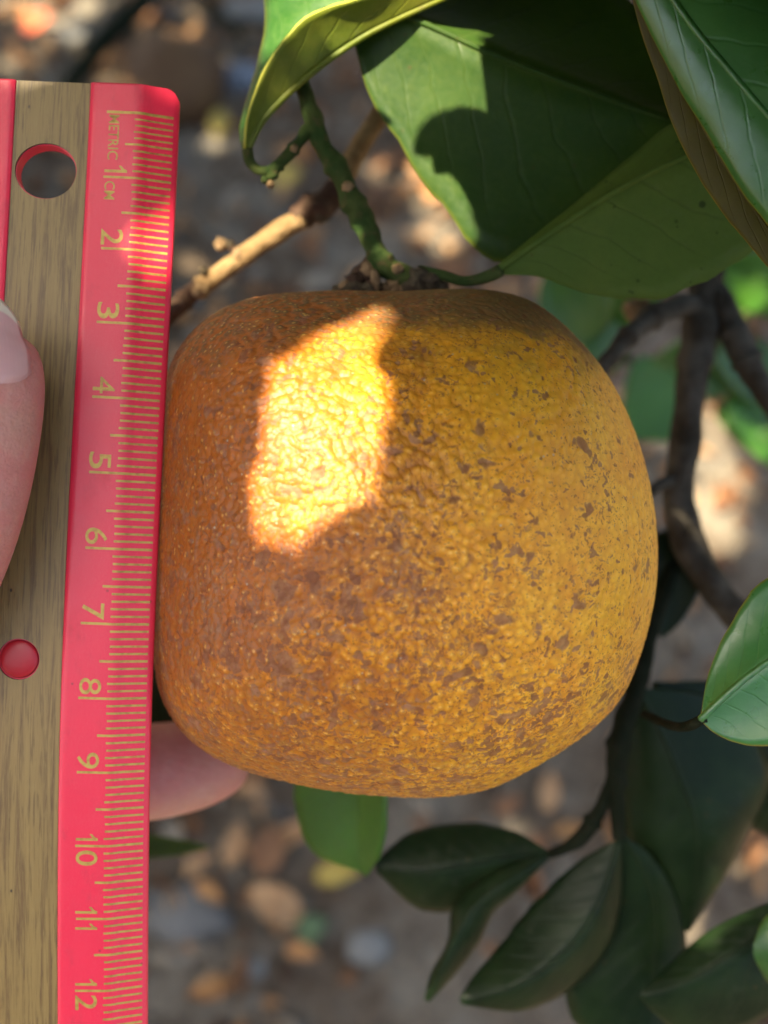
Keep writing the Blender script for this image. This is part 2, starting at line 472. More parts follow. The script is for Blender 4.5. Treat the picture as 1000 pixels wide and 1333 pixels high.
def wood_mat():
    nt = NT('wood_grain_laminate')
    uv = nt.coord('UV')
    a = nt.noise(nt.mapping(uv, (9, 0.33, 1)), 1.0, 6, 0.7, 1.1)
    b = nt.noise(nt.mapping(uv, (30, 1.3, 1), (3, 5, 0)), 1.0, 4, 0.6)
    c = nt.mix(nt.step(a, 0.3, 0.72), (0.27, 0.178, 0.062), (0.205, 0.130, 0.046))
    c = nt.mix(nt.math('MULTIPLY', nt.step(a, 0.50, 0.62), 0.62), c, (0.115, 0.062, 0.028))
    c = nt.mix(nt.math('MULTIPLY', nt.step(b, 0.53, 0.66), 0.6), c, (0.085, 0.046, 0.022))
    f = nt.noise(nt.mapping(uv, (60, 6, 1)), 1.0, 3)
    c = nt.mix(nt.math('MULTIPLY', nt.step(f, 0.5, 0.8), 0.35), c, (0.32, 0.23, 0.09))
    spk = nt.step(nt.voro(nt.mapping(uv, (2.2, 1.4, 1)), 1.0), 0.05, 0.02)
    c = nt.mix(spk, c, (0.05, 0.03, 0.015))
    nt.set(Base_Color=c, Roughness=0.42, Specular_IOR_Level=0.45, Normal=nt.bump(b, 0.15, 0.0003))
    return nt.m


M['wood'] = wood_mat()
nt = NT('gold_foil_print')
gob = nt.coord()
wear = nt.noise(gob, 900, 4, 0.7)
wear2 = nt.noise(gob, 260, 5, 0.75)
gc = nt.mix(nt.step(wear, 0.4, 0.7), (0.50, 0.34, 0.08), (0.36, 0.20, 0.05))
gc = nt.mix(nt.math('MULTIPLY', nt.step(wear2, 0.56, 0.70), 0.5), gc, (0.52, 0.05, 0.035))
nt.set(Base_Color=gc, Metallic=0.25, Roughness=0.45)
M['gold'] = nt.m
nt = NT('dark_core')
nt.set(Base_Color=nt.mix(nt.noise(nt.coord(), 500), (0.05, 0.035, 0.02), (0.09, 0.06, 0.035)), Roughness=0.7)
M['core'] = nt.m


def skin_mat():
    nt = NT('skin')
    ob = nt.coord()
    n = nt.noise(ob, 120, 4, 0.6)
    m = nt.noise(ob, 600, 4, 0.6)
    c = nt.mix(nt.step(n, 0.35, 0.7), (0.56, 0.29, 0.245), (0.60, 0.24, 0.225))
    c = nt.mix(nt.math('MULTIPLY', nt.step(m, 0.45, 0.75), 0.3), c, (0.68, 0.42, 0.33))
    cr = nt.noise(nt.mapping(ob, (1, 1, 1)), 1500, 4, 0.7)
    lines = nt.noise(nt.mapping(ob, (1, 3.5, 3.5)), 260, 5, 0.7, 1.0)
    h = nt.math('ADD', nt.math('ADD', nt.math('MULTIPLY', cr, 0.5), nt.math('MULTIPLY', lines, 1.4)), nt.voro(ob, 1400, 'DISTANCE_TO_EDGE'))
    bl = nt.noise(ob, 60, 5, 0.65)
    c = nt.mix(nt.math('MULTIPLY', nt.step(bl, 0.48, 0.68), 0.5), c, (0.50, 0.19, 0.16))
    c = nt.mix(nt.math('MULTIPLY', nt.step(lines, 0.50, 0.36), 0.25), c, (0.42, 0.20, 0.15))
    nt.set(Base_Color=c, Roughness=0.45, Subsurface_Weight=0.35, Subsurface_Radius=(1, 0.35, 0.2), Subsurface_Scale=0.004,
           Specular_IOR_Level=0.4, Normal=nt.bump(h, 0.35, 0.0004))
    return nt.m


M['skin'] = skin_mat()
nt = NT('nail')
uvn = nt.coord('UV')
nx, ny, _ = nt.xyz(uvn)
tipm = nt.step(nt.math('ADD', ny, nt.math('MULTIPLY', nt.math('ABSOLUTE', nt.math('SUBTRACT', nx, 0.5)), -0.12)), 0.80, 0.835)
lun = nt.step(ny, 0.10, 0.04)
cn = nt.mix(nt.noise(nt.coord(), 300), (0.58, 0.33, 0.34), (0.64, 0.40, 0.40))
cn = nt.mix(tipm, cn, (0.70, 0.65, 0.54))
ridg = nt.noise(nt.mapping(uvn, (40, 1, 1)), 1.0, 2)
nt.set(Base_Color=cn, Roughness=0.28, Subsurface_Weight=0.2, Subsurface_Radius=(1, 0.4, 0.3), Subsurface_Scale=0.002, Normal=nt.bump(ridg, 0.15, 0.0003))
M['nail'] = nt.m


def ground_mat():
    nt = NT('sandy_soil')
    ob = nt.coord()
    a = nt.noise(ob, 9, 6, 0.65)
    b = nt.noise(ob, 60, 6, 0.7)
    g = nt.voro(ob, 140, out='Color')
    gv = nt.xyz(g)[0]
    c = nt.mix(nt.step(a, 0.38, 0.62), (0.070, 0.045, 0.028), (0.185, 0.165, 0.135))
    mid_ = nt.noise(ob, 28, 5, 0.7)
    c = nt.mix(nt.math('MULTIPLY', nt.step(mid_, 0.48, 0.62), 0.75), c, (0.055, 0.038, 0.026))
    c = nt.mix(nt.math('MULTIPLY', nt.step(mid_, 0.42, 0.30), 0.6), c, (0.26, 0.225, 0.18))
    c = nt.mix(nt.math('MULTIPLY', nt.step(b, 0.5, 0.72), 0.7), c, (0.045, 0.032, 0.024))
    c = nt.mix(nt.math('MULTIPLY', gv, 0.3), c, (0.24, 0.20, 0.155))
    h = nt.math('ADD', nt.math('MULTIPLY', b, 1.0), nt.math('MULTIPLY', nt.voro(ob, 140), 0.6))
    nt.set(Base_Color=c, Roughness=0.95, Specular_IOR_Level=0.15, Normal=nt.bump(h, 0.9, 0.006))
    return nt.m


M['ground'] = ground_mat()


def dry_mat(name, a, b, dark=(0.06, 0.035, 0.02), scale=70, rough=0.75):
    nt = NT(name)
    ob = nt.coord()
    c = ramp_noise(nt, ob, scale, a, b, detail=5)
    c = nt.mix(nt.math('MULTIPLY', nt.step(nt.noise(ob, scale * 4, 5, 0.7), 0.55, 0.75), 0.6), c, dark)
    nt.set(Base_Color=c, Roughness=rough, Specular_IOR_Level=0.3, Normal=nt.bump(nt.noise(ob, scale * 5), 0.4, 0.001))
    return nt.m


M['dry_tan'] = dry_mat('dry_leaf_tan', (0.32, 0.175, 0.085), (0.42, 0.25, 0.13))
M['dry_brown'] = dry_mat('dry_leaf_brown', (0.14, 0.062, 0.030), (0.22, 0.11, 0.055))
M['dry_orange'] = dry_mat('dry_leaf_orange', (0.33, 0.14, 0.05), (0.38, 0.20, 0.08))
M['dry_grey'] = dry_mat('dry_leaf_grey', (0.15, 0.12, 0.09), (0.25, 0.21, 0.165))
M['dry_yellow'] = dry_mat('fallen_leaf_yellow', (0.36, 0.25, 0.05), (0.40, 0.30, 0.08))
M['dry_green'] = dry_mat('fallen_leaf_green', (0.07, 0.11, 0.055), (0.09, 0.14, 0.07))
M['dry_red'] = dry_mat('fallen_leaf_red', (0.50, 0.09, 0.05), (0.54, 0.16, 0.07))
M['stone_pale'] = dry_mat('stone_pale', (0.15, 0.145, 0.14), (0.20, 0.195, 0.185), (0.25, 0.24, 0.24), 60, 0.9)
M['stone_grey'] = dry_mat('stone_grey', (0.10, 0.095, 0.09), (0.15, 0.145, 0.14), (0.1, 0.09, 0.09), 60, 0.9)
M['stone_blue'] = dry_mat('stone_blue', (0.14, 0.16, 0.20), (0.19, 0.22, 0.27), (0.2, 0.22, 0.28), 60, 0.8)
M['rotten'] = dry_mat('rotten_peel', (0.075, 0.038, 0.018), (0.11, 0.058, 0.022), (0.06, 0.03, 0.02), 40, 0.7)

# ------------------------------------------------------------------ the ground
def soil_height(x, y):
    return 0.010 * noise.fractal(Vector((x * 6, y * 6, 0)), 1.0, 2.0, 4) + 0.003 * noise.noise(Vector((x * 45, y * 45, 3)))


def build_ground():
    xs = np.concatenate([-np.geomspace(900, 1.0, 14), np.linspace(-0.95, 0.95, 150), np.geomspace(1.0, 900, 14)])
    ys = np.concatenate([-np.geomspace(900, 0.8, 14), np.linspace(-0.75, 1.55, 170), np.geomspace(1.6, 900, 14)])
    V = [(x, y, soil_height(x, y) if abs(x) < 3 and abs(y) < 3 else 0.0) for y in ys for x in xs]
    nx_ = len(xs)
    F = [(j * nx_ + i, j * nx_ + i + 1, (j + 1) * nx_ + i + 1, (j + 1) * nx_ + i) for j in range(len(ys) - 1) for i in range(nx_ - 1)]
    return tag(mesh_obj('ground', V, F, M['ground']), kind='structure')


build_ground()


# ------------------------------------------------------------------ leaves
def leaf_from_curves(name, L, Mi, R, mats, parent, bulge=0.06, flip=False, nu=46, nv=7, thick=0.0004, wave=0.0, seed=0):
    """a leaf blade through its two margins and its midrib, all curves in space from leaf base to tip"""
    L, Mi, R = catmull(L, nu), catmull(Mi, nu), catmull(R, nu)
    verts, uvs, faces = [], [], []
    for i in range(nu):
        t = nrm(Mi[min(i + 1, nu - 1)] - Mi[max(i - 1, 0)])
        for side, E in ((-1, L), (1, R)):
            e = E[i] - Mi[i]
            w = np.linalg.norm(e)
            e = e * (1 + 0.030 * noise.noise(Vector((i * 0.35, side * 7.3 + seed, Mi[0][0] * 900))) + 0.012 * noise.noise(Vector((i * 1.1, side * 3.3, Mi[0][1] * 700))))
            nn = nrm(np.cross(t, e)) * (1 if side > 0 else -1)
            ks = range(nv, 0, -1) if side < 0 else range(0, nv + 1)
            for k in ks:
                s = k / nv
                off = bulge * w * math.sin(math.pi * s) ** 0.8 if s < 1 else 0
                wv = wave * w * s * s * math.sin(i / nu * 15 + seed + side) 
                verts.append(Mi[i] + e * s + nn * (off + wv))
                uvs.append((0.5 + 0.5 * s * side, i / (nu - 1)))
    n = 2 * nv + 1
    for i in range(nu - 1):
        for k in range(n - 1):
            f = (i * n + k, i * n + k + 1, (i + 1) * n + k + 1, (i + 1) * n + k)
            faces.append(f)
    # the first material's side is the one that shows to the viewer (judged on the first half of the blade)
    acc = 0.0
    for i in range(0, nu - 1, 3):
        for k in range(nv):
            a, b, c = verts[i * n + k], verts[i * n + k + 1], verts[(i + 1) * n + k]
            acc += float(np.dot(np.cross(b - a, c - a), np.array(CAM) - a))
    if acc < 0: faces = [f[::-1] for f in faces]
    o = mesh_obj(name, verts, faces, mats, parent, uvs=uvs)
    sd = o.modifiers.new('thickness', 'SOLIDIFY')
    sd.thickness = thick; sd.offset = 0
    sd.material_offset = 1 if len(mats) > 1 else 0
    sd.material_offset_rim = 0
    return o


def px_leaf(name, L, Mi, R, mats, parent, petiole=None, pr=0.0007, pmat=None, midrib=True, front=True, rib_mat=None, **kw):
    """curves given as (px, py, depth); front: the upper surface is the one seen from the camera"""
    L, Mi, R = [[W(*p) for p in c] for c in (L, Mi, R)]
    o = leaf_from_curves(name, L, Mi, R, mats, parent, **kw)
    if midrib:
        C = catmull(Mi, 16)
        tube('midrib', C, [0.00055, 0.00045, 0.0002], rib_mat or mats[0], o, n=40, sides=6, caps=True)
    if petiole:
        tube('petiole', [W(*p) for p in petiole], [pr, pr * 0.9, pr * 1.1], pmat or M['green_bark'], o, n=24, sides=10, rough=0.1)
    return o


def generic_leaf(name, base, tip, width, mats, parent, normal=None, bend=0.08, fold=0.15, roll=0.0, midrib=True, petiole=None, **kw):
    base, tip = np.array(base), np.array(tip)
    ax = tip - base; ln = np.linalg.norm(ax); axn = ax / ln
    nr = np.array(normal if normal is not None else (-FWD))
    nr = nrm(nr - axn * np.dot(nr, axn))
    sd = np.cross(axn, nr)
    c, s = math.cos(roll), math.sin(roll)
    sd, nr = sd * c + nr * s, nr * c - sd * s
    L, Mi, R = [], [], []
    for k in range(13):
        t = k / 12
        w = width * 0.5 * (math.sin(math.pi * min(1, t ** 0.80)) ** 0.72 if 0 < t < 1 else 0.0) + width * 0.012
        m = base + ax * t + nr * bend * ln * 4 * t * (1 - t)
        L.append(m - sd * w + nr * fold * w); Mi.append(m); R.append(m + sd * w + nr * fold * w)
    o = leaf_from_curves(name, L, Mi, R, mats, parent, flip=True, **kw)
    if midrib:
        tube('midrib', Mi, [0.0005, 0.0002], mats[0], o, n=20, sides=5)
    if petiole is not None:
        tube('petiole', [petiole, (np.array(petiole) + base) / 2 + nr * 0.001, base], [0.0007, 0.0007], M['shade_bark'], o, n=14, sides=8)
    return o


# ------------------------------------------------------------------ the fruit
FC_D = 0.175
FC = W(527, 705, FC_D)
SIL = [(855, 700), (851, 666), (835, 590), (813, 529), (781, 472), (730, 418), (701, 389), (644, 375), (572, 376), (505, 381), (400, 379), (330, 383),
       (281, 398), (242, 430), (216, 468), (206, 560), (202, 640), (199, 750), (199, 850), (205, 912), (224, 941), (256, 976), (304, 998), (365, 1013),
       (435, 1027), (505, 1033), (576, 1035), (633, 1027), (705, 989), (766, 951), (808, 913), (834, 844), (848, 795), (855, 719)]


def build_fruit():
    th = np.array([math.atan2(705 - y, x - 527) for x, y in SIL])
    rr = np.array([math.hypot(x - 527, y - 705) for x, y in SIL])
    rr = FC_D * np.sin(np.arctan(rr / FPX))
    o = np.argsort(th); th, rr = th[o], rr[o]
    g = np.linspace(-math.pi, math.pi, 721)
    gr = np.interp(g, th, rr, period=2 * math.pi)
    k = np.exp(-0.5 * (np.arange(-30, 31) / 9.0) ** 2); k /= k.sum()
    gr = np.convolve(np.concatenate([gr[-31:-1], gr, gr[1:31]]), k, 'valid')
    # rings around the line of sight, fine in front and coarse behind
    seg = 960
    phis = np.concatenate([np.linspace(0, math.radians(108), 400)[1:], np.linspace(math.radians(109), math.pi, 40)[:-1]])
    az = np.linspace(0, 2 * math.pi, seg, endpoint=False)
    ph, aa = np.meshgrid(phis, az, indexing='ij')
    d = np.stack([np.sin(ph) * np.cos(aa), np.sin(ph) * np.sin(aa), np.cos(ph)], axis=-1).reshape(-1, 3)
    d = np.concatenate([d, [[0, 0, 1.0]], [[0, 0, -1.0]]])
    nr_ = len(phis)
    i = np.arange(nr_ - 1)[:, None] * seg; k = np.arange(seg)[None, :]; k2 = (k + 1) % seg
    quads = np.stack([i + k, i + seg + k, i + seg + k2, i + k2], axis=-1).reshape(-1, 4)
    kk = np.arange(seg); kk2 = (kk + 1) % seg
    tris = np.concatenate([np.stack([np.full(seg, nr_ * seg), kk, kk2], axis=-1),
                           np.stack([np.full(seg, nr_ * seg + 1), (nr_ - 1) * seg + kk2, (nr_ - 1) * seg + kk], axis=-1)])
    me = bpy.data.meshes.new('orange_fruit')
    me.vertices.add(len(d))
    nl = len(quads) * 4 + len(tris) * 3
    me.loops.add(nl); me.polygons.add(len(quads) + len(tris))
    me.loops.foreach_set('vertex_index', np.concatenate([quads.ravel(), tris.ravel()]).astype(np.int32))
    me.polygons.foreach_set('loop_start', np.concatenate([np.arange(len(quads)) * 4, len(quads) * 4 + np.arange(len(tris)) * 3]).astype(np.int32))
    theta = np.arctan2(d[:, 1], d[:, 0]); rho2 = d[:, 0] ** 2 + d[:, 1] ** 2
    Rs = np.interp(theta, g, gr)
    R0 = 0.0352
    r = R0 + (Rs - R0) * rho2
    cal = np.array([-0.13, 0.94, -0.22]); cal /= np.linalg.norm(cal)
    ang = np.arccos(np.clip(d @ cal, -1, 1))
    r -= 0.0016 * np.exp(-(ang / 0.20) ** 2)
    lump = np.sin(d[:, 0] * 5 + 1.3 * np.sin(d[:, 1] * 4)) * np.cos(d[:, 1] * 6 + d[:, 2] * 2) * 0.5
    r += 0.0004 * lump * (1 - rho2)
    co = d * r[:, None]
    me.vertices.foreach_set('co', co.astype(np.float32).ravel())
    me.polygons.foreach_set('use_smooth', [True] * len(me.polygons))
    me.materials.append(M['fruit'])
    me.update(); me.validate()
    o = link(bpy.data.objects.new('orange_fruit', me))
    o.location = FC
    o.rotation_euler = cam.rotation_euler
    return tag(o, 'ripe pebbly orange with russet blotches hanging from the green twig', 'orange')


build_fruit()

# ------------------------------------------------------------------ the ruler
TICK_Y = [(-0.28, 108), (0, 135), (1, 228), (2, 322), (3, 418), (4, 515), (5, 613), (6, 712), (7, 810), (8, 907), (9, 1004), (10, 1100), (11, 1195), (12, 1288), (13, 1381)]
EDGE_X = [(100, 119), (228, 113), (322, 108), (418, 103), (515, 97), (612, 92), (712, 87), (810, 83), (907, 79), (1004, 76.5), (1101, 75.5), (1195, 75), (1288, 75), (1400, 76)]


def ruler_axis():
    ls = np.array([-0.28] + [k * 0.5 for k in range(0, 27)])
    ys = np.interp(ls, [a for a, _ in TICK_Y], [b for _, b in TICK_Y])
    xs = np.interp(ys, [a for a, _ in EDGE_X], [b for _, b in EDGE_X])
    ds = 0.1575 + 0.0022 * ((ls - 6) / 6.0) ** 2
    P = np.array([W(x, y, d) for x, y, d in zip(xs, ys, ds)])
    k = np.array([0.25, 0.5, 0.25])
    for _ in range(6):
        P[1:-1] = 0.25 * P[:-2] + 0.5 * P[1:-1] + 0.25 * P[2:]
    return ls, P


RL, RP = ruler_axis()
RN0 = np.array((-FWD + RIGHT * 0.02).normalized())


def ruler_frame(l):
    if l <= RL[-1]:
        c = np.array([np.interp(l, RL, RP[:, i]) for i in range(3)])
        a = np.array([np.interp(max(l - 0.5, RL[0]), RL, RP[:, i]) for i in range(3)])
        b = np.array([np.interp(min(l + 0.5, RL[-1]), RL, RP[:, i]) for i in range(3)])
    else:
        t = (RP[-1] - RP[-4]) / (RL[-1] - RL[-4])
        c = RP[-1] + t * (l - RL[-1]); a, b = c - t, c
    T = nrm(b - a)
    A = nrm(np.cross(T, RN0)) * 1.0
    if np.dot(A, np.array(RIGHT)) < 0: A = -A
    N = nrm(np.cross(A, T))
    if np.dot(N, RN0) < 0: N = -N
    return c, A, N


RCACHE = {}


def RF(v, l, n):
    """ruler-local centimetres (across from the strip's edge, along, above the face) to the place"""
    key = round(l, 4)
    if key not in RCACHE: RCACHE[key] = ruler_frame(l)
    c, A, N = RCACHE[key]
    return c + A * (v * 0.01) + N * (n * 0.01)


SW, RW, L0, L1 = 1.0, 1.17, -0.28, 30.3         # strip width, red rail width, ends


def rail_top(v):                                  # height of the red rail's face
    if v < 0.05: return 0.012 + 0.02 * (v / 0.05)
    if v < 0.62: return 0.032
    if v < 0.80: return 0.032 - 0.05 * ((v - 0.62) / 0.18) ** 2
    return -0.018 - 0.115 * ((v - 0.80) / (RW - 0.80)) - 0.03 * max(0, (v - 1.10) / 0.07) ** 2


def sweep(name, section, ls, mat, parent, flip=False, uvs_scale=1.0, smooth=True):
    """closed cross-section of (v, n) swept along the ruler"""
    V, U, F = [], [], []
    m = len(section)
    for i, l in enumerate(ls):
        for (v, n) in section:
            V.append(RF(v, l, n)); U.append((v * uvs_scale, l * uvs_scale))
    for i in range(len(ls) - 1):
        for k in range(m):
            k2 = (k + 1) % m
            F.append((i * m + k, i * m + k2, (i + 1) * m + k2, (i + 1) * m + k))
    F.append(tuple(range(m - 1, -1, -1))); F.append(tuple((len(ls) - 1) * m + k for k in range(m)))
    o = mesh_obj(name, V, F, mat, parent, uvs=U, smooth=smooth)
    bm = bmesh.new(); bm.from_mesh(o.data); bmesh.ops.recalc_face_normals(bm, faces=bm.faces); bm.to_mesh(o.data); bm.free()
    return o


def holed_plate(name, v0, v1, l0, l1, n0, n1, holes, mats, parent, nseg=48):
    """plate with round holes (v, l, r); wall faces use material 1"""
    V, U, F, MI = [], [], [], []
    def add(v, l, n):
        V.append(RF(v, l, n)); U.append((v, l)); return len(V) - 1
    def grid(la, lb):
        k = max(1, int((lb - la) / 0.4)); nvv = 4
        for (n, top) in ((n1, True), (n0, False)):
            idx = [[add(v0 + (v1 - v0) * j / nvv, la + (lb - la) * i / k, n) for j in range(nvv + 1)] for i in range(k + 1)]
            for i in range(k):
                for j in range(nvv):
                    f = (idx[i][j], idx[i + 1][j], idx[i + 1][j + 1], idx[i][j + 1])
                    F.append(f if top else f[::-1]); MI.append(0 if top else 1)
    cur = l0
    for (hv, hl, hr) in sorted(holes, key=lambda h: h[1]):
        la, lb = hl - 0.5, hl + 0.5
        if la > cur: grid(cur, la)
        rim = {}
        for (n, top) in ((n1, True), (n0, False)):
            ci, si = [], []
            for k in range(nseg):
                th = 2 * math.pi * k / nseg
                c, s = math.cos(th), math.sin(th)
                q = min((v1 - hv) / c if c > 1e-9 else ((v0 - hv) / c if c < -1e-9 else 1e9), (0.5 / abs(s)) if abs(s) > 1e-9 else 1e9)
                ci.append(add(hv + hr * c, hl + hr * s, n)); si.append(add(hv + q * c, hl + q * s, n))
            corners = {}
            for k in range(nseg):
                k2 = (k + 1) % nseg
                f = (ci[k], si[k], si[k2], ci[k2])
                F.append(f if not top else f[::-1]); MI.append(0 if top else 1)
                # fill the square's corner triangles
                a, b = np.array(U[si[k]]), np.array(U[si[k2]])
                if abs(a[0] - b[0]) > 1e-6 and abs(a[1] - b[1]) > 1e-6:
                    cv = a[0] if min(abs(a[0] - v0), abs(a[0] - v1)) < 1e-6 else b[0]
                    cl = a[1] if min(abs(a[1] - la), abs(a[1] - lb)) < 1e-6 else b[1]
                    q = add(cv, cl, n); f = (si[k], q, si[k2])
                    F.append(f if not top else f[::-1]); MI.append(0 if top else 1)
            rim[top] = ci
        for k in range(nseg):
            k2 = (k + 1) % nseg
            F.append((rim[True][k], rim[True][k2], rim[False][k2], rim[False][k])); MI.append(1)
        cur = lb
    grid(cur, l1)
    for (la, flip) in ((l0, False), (l1, True)):
        q = [add(v0, la, n0), add(v1, la, n0), add(v1, la, n1), add(v0, la, n1)]
        F.append(tuple(q)); MI.append(1)
    o = mesh_obj(name, V, F, mats, parent, smooth=False, uvs=U)
    o.data.polygons.foreach_set('material_index', MI)
    bm = bmesh.new(); bm.from_mesh(o.data)
    bmesh.ops.remove_doubles(bm, verts=bm.verts, dist=1e-7)
    bmesh.ops.recalc_face_normals(bm, faces=bm.faces)
    bm.to_mesh(o.data); bm.free()
    return o


def build_ruler():
    root = thing('ruler', Vector(RF(-0.5, 15, 0)), 'red plastic ruler with wood-grain strip and gold centimetre scale beside the orange', 'ruler')
    ls = [L0, L0 + 0.015, L0 + 0.05] + [0.25 * k for k in range(0, 54)] + [14 + k for k in range(0, 17)] + [L1]
    back = -0.26
    top = [0, 0.012, 0.03, 0.05, 0.1, 0.3, 0.5, 0.62, 0.68, 0.74, 0.80, 0.9, 1.0, 1.06, 1.10, 1.13, 1.155, 1.168]
    sec = [(v, rail_top(v)) for v in top] + [(RW, -0.20), (1.16, -0.225), (1.10, back), (0.0, back)]
    rail = sweep('red_rail', sec, ls, M['red_plastic'], root)
    # rounded corner of the rail's free end
    for vtx in rail.data.vertices[:len(sec) * 3]:
        i = vtx.index // len(sec); v = sec[vtx.index % len(sec)][0]
        if v > 1.02:
            q = (v - 1.02) / 0.15
            vtx.co = Vector(RF(v - 0.0, ls[i] + [0.11, 0.10, 0.085][i] * q * q, sec[vtx.index % len(sec)][1]))
    sec2 = [(-SW - v, rail_top(v)) for v in top] + [(-SW - RW, -0.20), (-SW - 1.16, -0.225), (-SW - 1.10, back), (-SW, back)]
    sweep('red_rail', sec2, ls, M['red_plastic'], root)
    H = [(-0.545, 0.93, 0.41), (-0.575, 7.52, 0.275), (-0.55, 22.0, 0.41)]
    holed_plate('wood_grain_strip', -SW + 0.006, -0.006, L0 + 0.002, L1, -0.035, 0.0, H, [M['wood'], M['core']], root)
    holed_plate('red_core', -SW + 0.001, -0.001, L0 + 0.004, L1 - 0.01, back + 0.004, -0.0355, [H[0][:2] + (0.395,), H[2][:2] + (0.395,)], [M['red_plastic'], M['red_plastic']], root)
    # button filling the middle hole
    V, F = [RF(H[1][0], H[1][1], 0.026)], []
    prof = [(0.10, 0.024), (0.18, 0.017), (0.225, 0.006), (0.252, -0.010), (0.258, -0.034)]
    for (r, n) in prof:
        for k in range(32):
            th = 2 * math.pi * k / 32
            V.append(RF(H[1][0] + r * math.cos(th), H[1][1] + r * math.sin(th), n))
    for k in range(32):
        F.append((0, 1 + k, 1 + (k + 1) % 32))
        for j in range(len(prof) - 1):
            F.append((1 + j * 32 + k, 1 + (j + 1) * 32 + k, 1 + (j + 1) * 32 + (k + 1) % 32, 1 + j * 32 + (k + 1) % 32))
    mesh_obj('red_button', V, F, M['red_button'], root)
    # millimetre lines, gold print a hair proud of the face
    V, F = [], []
    for mm in range(0, 301):
        l = mm / 10
        v0 = 0.24 if mm % 10 == 0 else (0.50 if mm % 5 == 0 else 0.615)
        v0 += random.uniform(-0.01, 0.01)
        w = 0.0165 if mm % 5 == 0 else 0.0145
        vs_ = sorted({v0, 0.64, 0.66, 0.68, 0.71, 0.74, 0.77, 0.80, 0.95, 1.09, 1.10, 1.105} | ({0.5, 0.62} if v0 < 0.5 else {0.63}))
        vs_ = [q for q in vs_ if q >= v0]; nq = len(vs_) - 1
        b = len(V)
        for v in vs_:
            n = rail_top(v) + 0.0022
            V.append(RF(v, l - w, n)); V.append(RF(v, l + w, n))
        for k in range(nq):
            F.append((b + 2 * k, b + 2 * k + 1, b + 2 * k + 3, b + 2 * k + 2))
    mesh_obj('millimetre_lines', V, F, M['gold'], root, smooth=False)

    def text(s, l_a, l_b, v_bottom, v_top, name='numeral'):
        if s == '1':
            poly = [(0.52, 0.0), (0.82, 0.0), (0.82, 1.0), (0.55, 1.0), (0.40, 0.86), (0.05, 0.74), (0.05, 0.62), (0.52, 0.76)]
            V = []
            for (x, y) in poly:
                vv = v_bottom + (v_top - v_bottom) * y
                V.append(RF(vv, round(l_a + (l_b - l_a) * x, 4), rail_top(vv) + 0.0022))
            mesh_obj(name, V, [(0, 1, 2, 3, 4, 7), (4, 5, 6, 7)], M['gold'], root, smooth=False)
            return
        cu = bpy.data.curves.new('t', 'FONT'); cu.body = s; cu.offset = 0.0 if s in '4689' else 0.006; cu.resolution_u = 4
        to = bpy.data.objects.new('t', cu); COL.objects.link(to)
        bpy.context.view_layer.update()
        dg = bpy.context.evaluated_depsgraph_get()
        me = bpy.data.meshes.new_from_object(to.evaluated_get(dg))
        bpy.data.objects.remove(to)
        c = np.array([v.co[:] for v in me.vertices])
        x0, x1, y0, y1 = c[:, 0].min(), c[:, 0].max(), c[:, 1].min(), c[:, 1].max()
        for v in me.vertices:
            fx = (v.co.x - x0) / (x1 - x0); fy = (v.co.y - y0) / (y1 - y0)
            vv = v_bottom + (v_top - v_bottom) * fy
            v.co = Vector(RF(vv, round(l_a + (l_b - l_a) * fx, 4), rail_top(vv) + 0.0022))
        me.materials.clear(); me.materials.append(M['gold'])
        o = bpy.data.objects.new(name, me)
        link(o, root)
    text('METRIC', 0.04, 0.74, 0.27, 0.41, 'lettering')
    text('CM', 1.06, 1.32, 0.25, 0.39, 'lettering')
    text('1', 0.82, 0.955, 0.24, 0.54)
    for k in range(2, 10):
        text(str(k), k - 0.27, k - 0.05, 0.24, 0.53)
    for k in range(10, 31):
        text(str(k)[0], k - 0.17 if str(k)[0] == '1' else k - 0.27, k - 0.05, 0.24, 0.53)
        if k < 30: text(str(k)[1], k + 0.06, k + 0.17 if str(k)[1] == '1' else k + 0.27, 0.24, 0.53)
    return root


build_ruler()


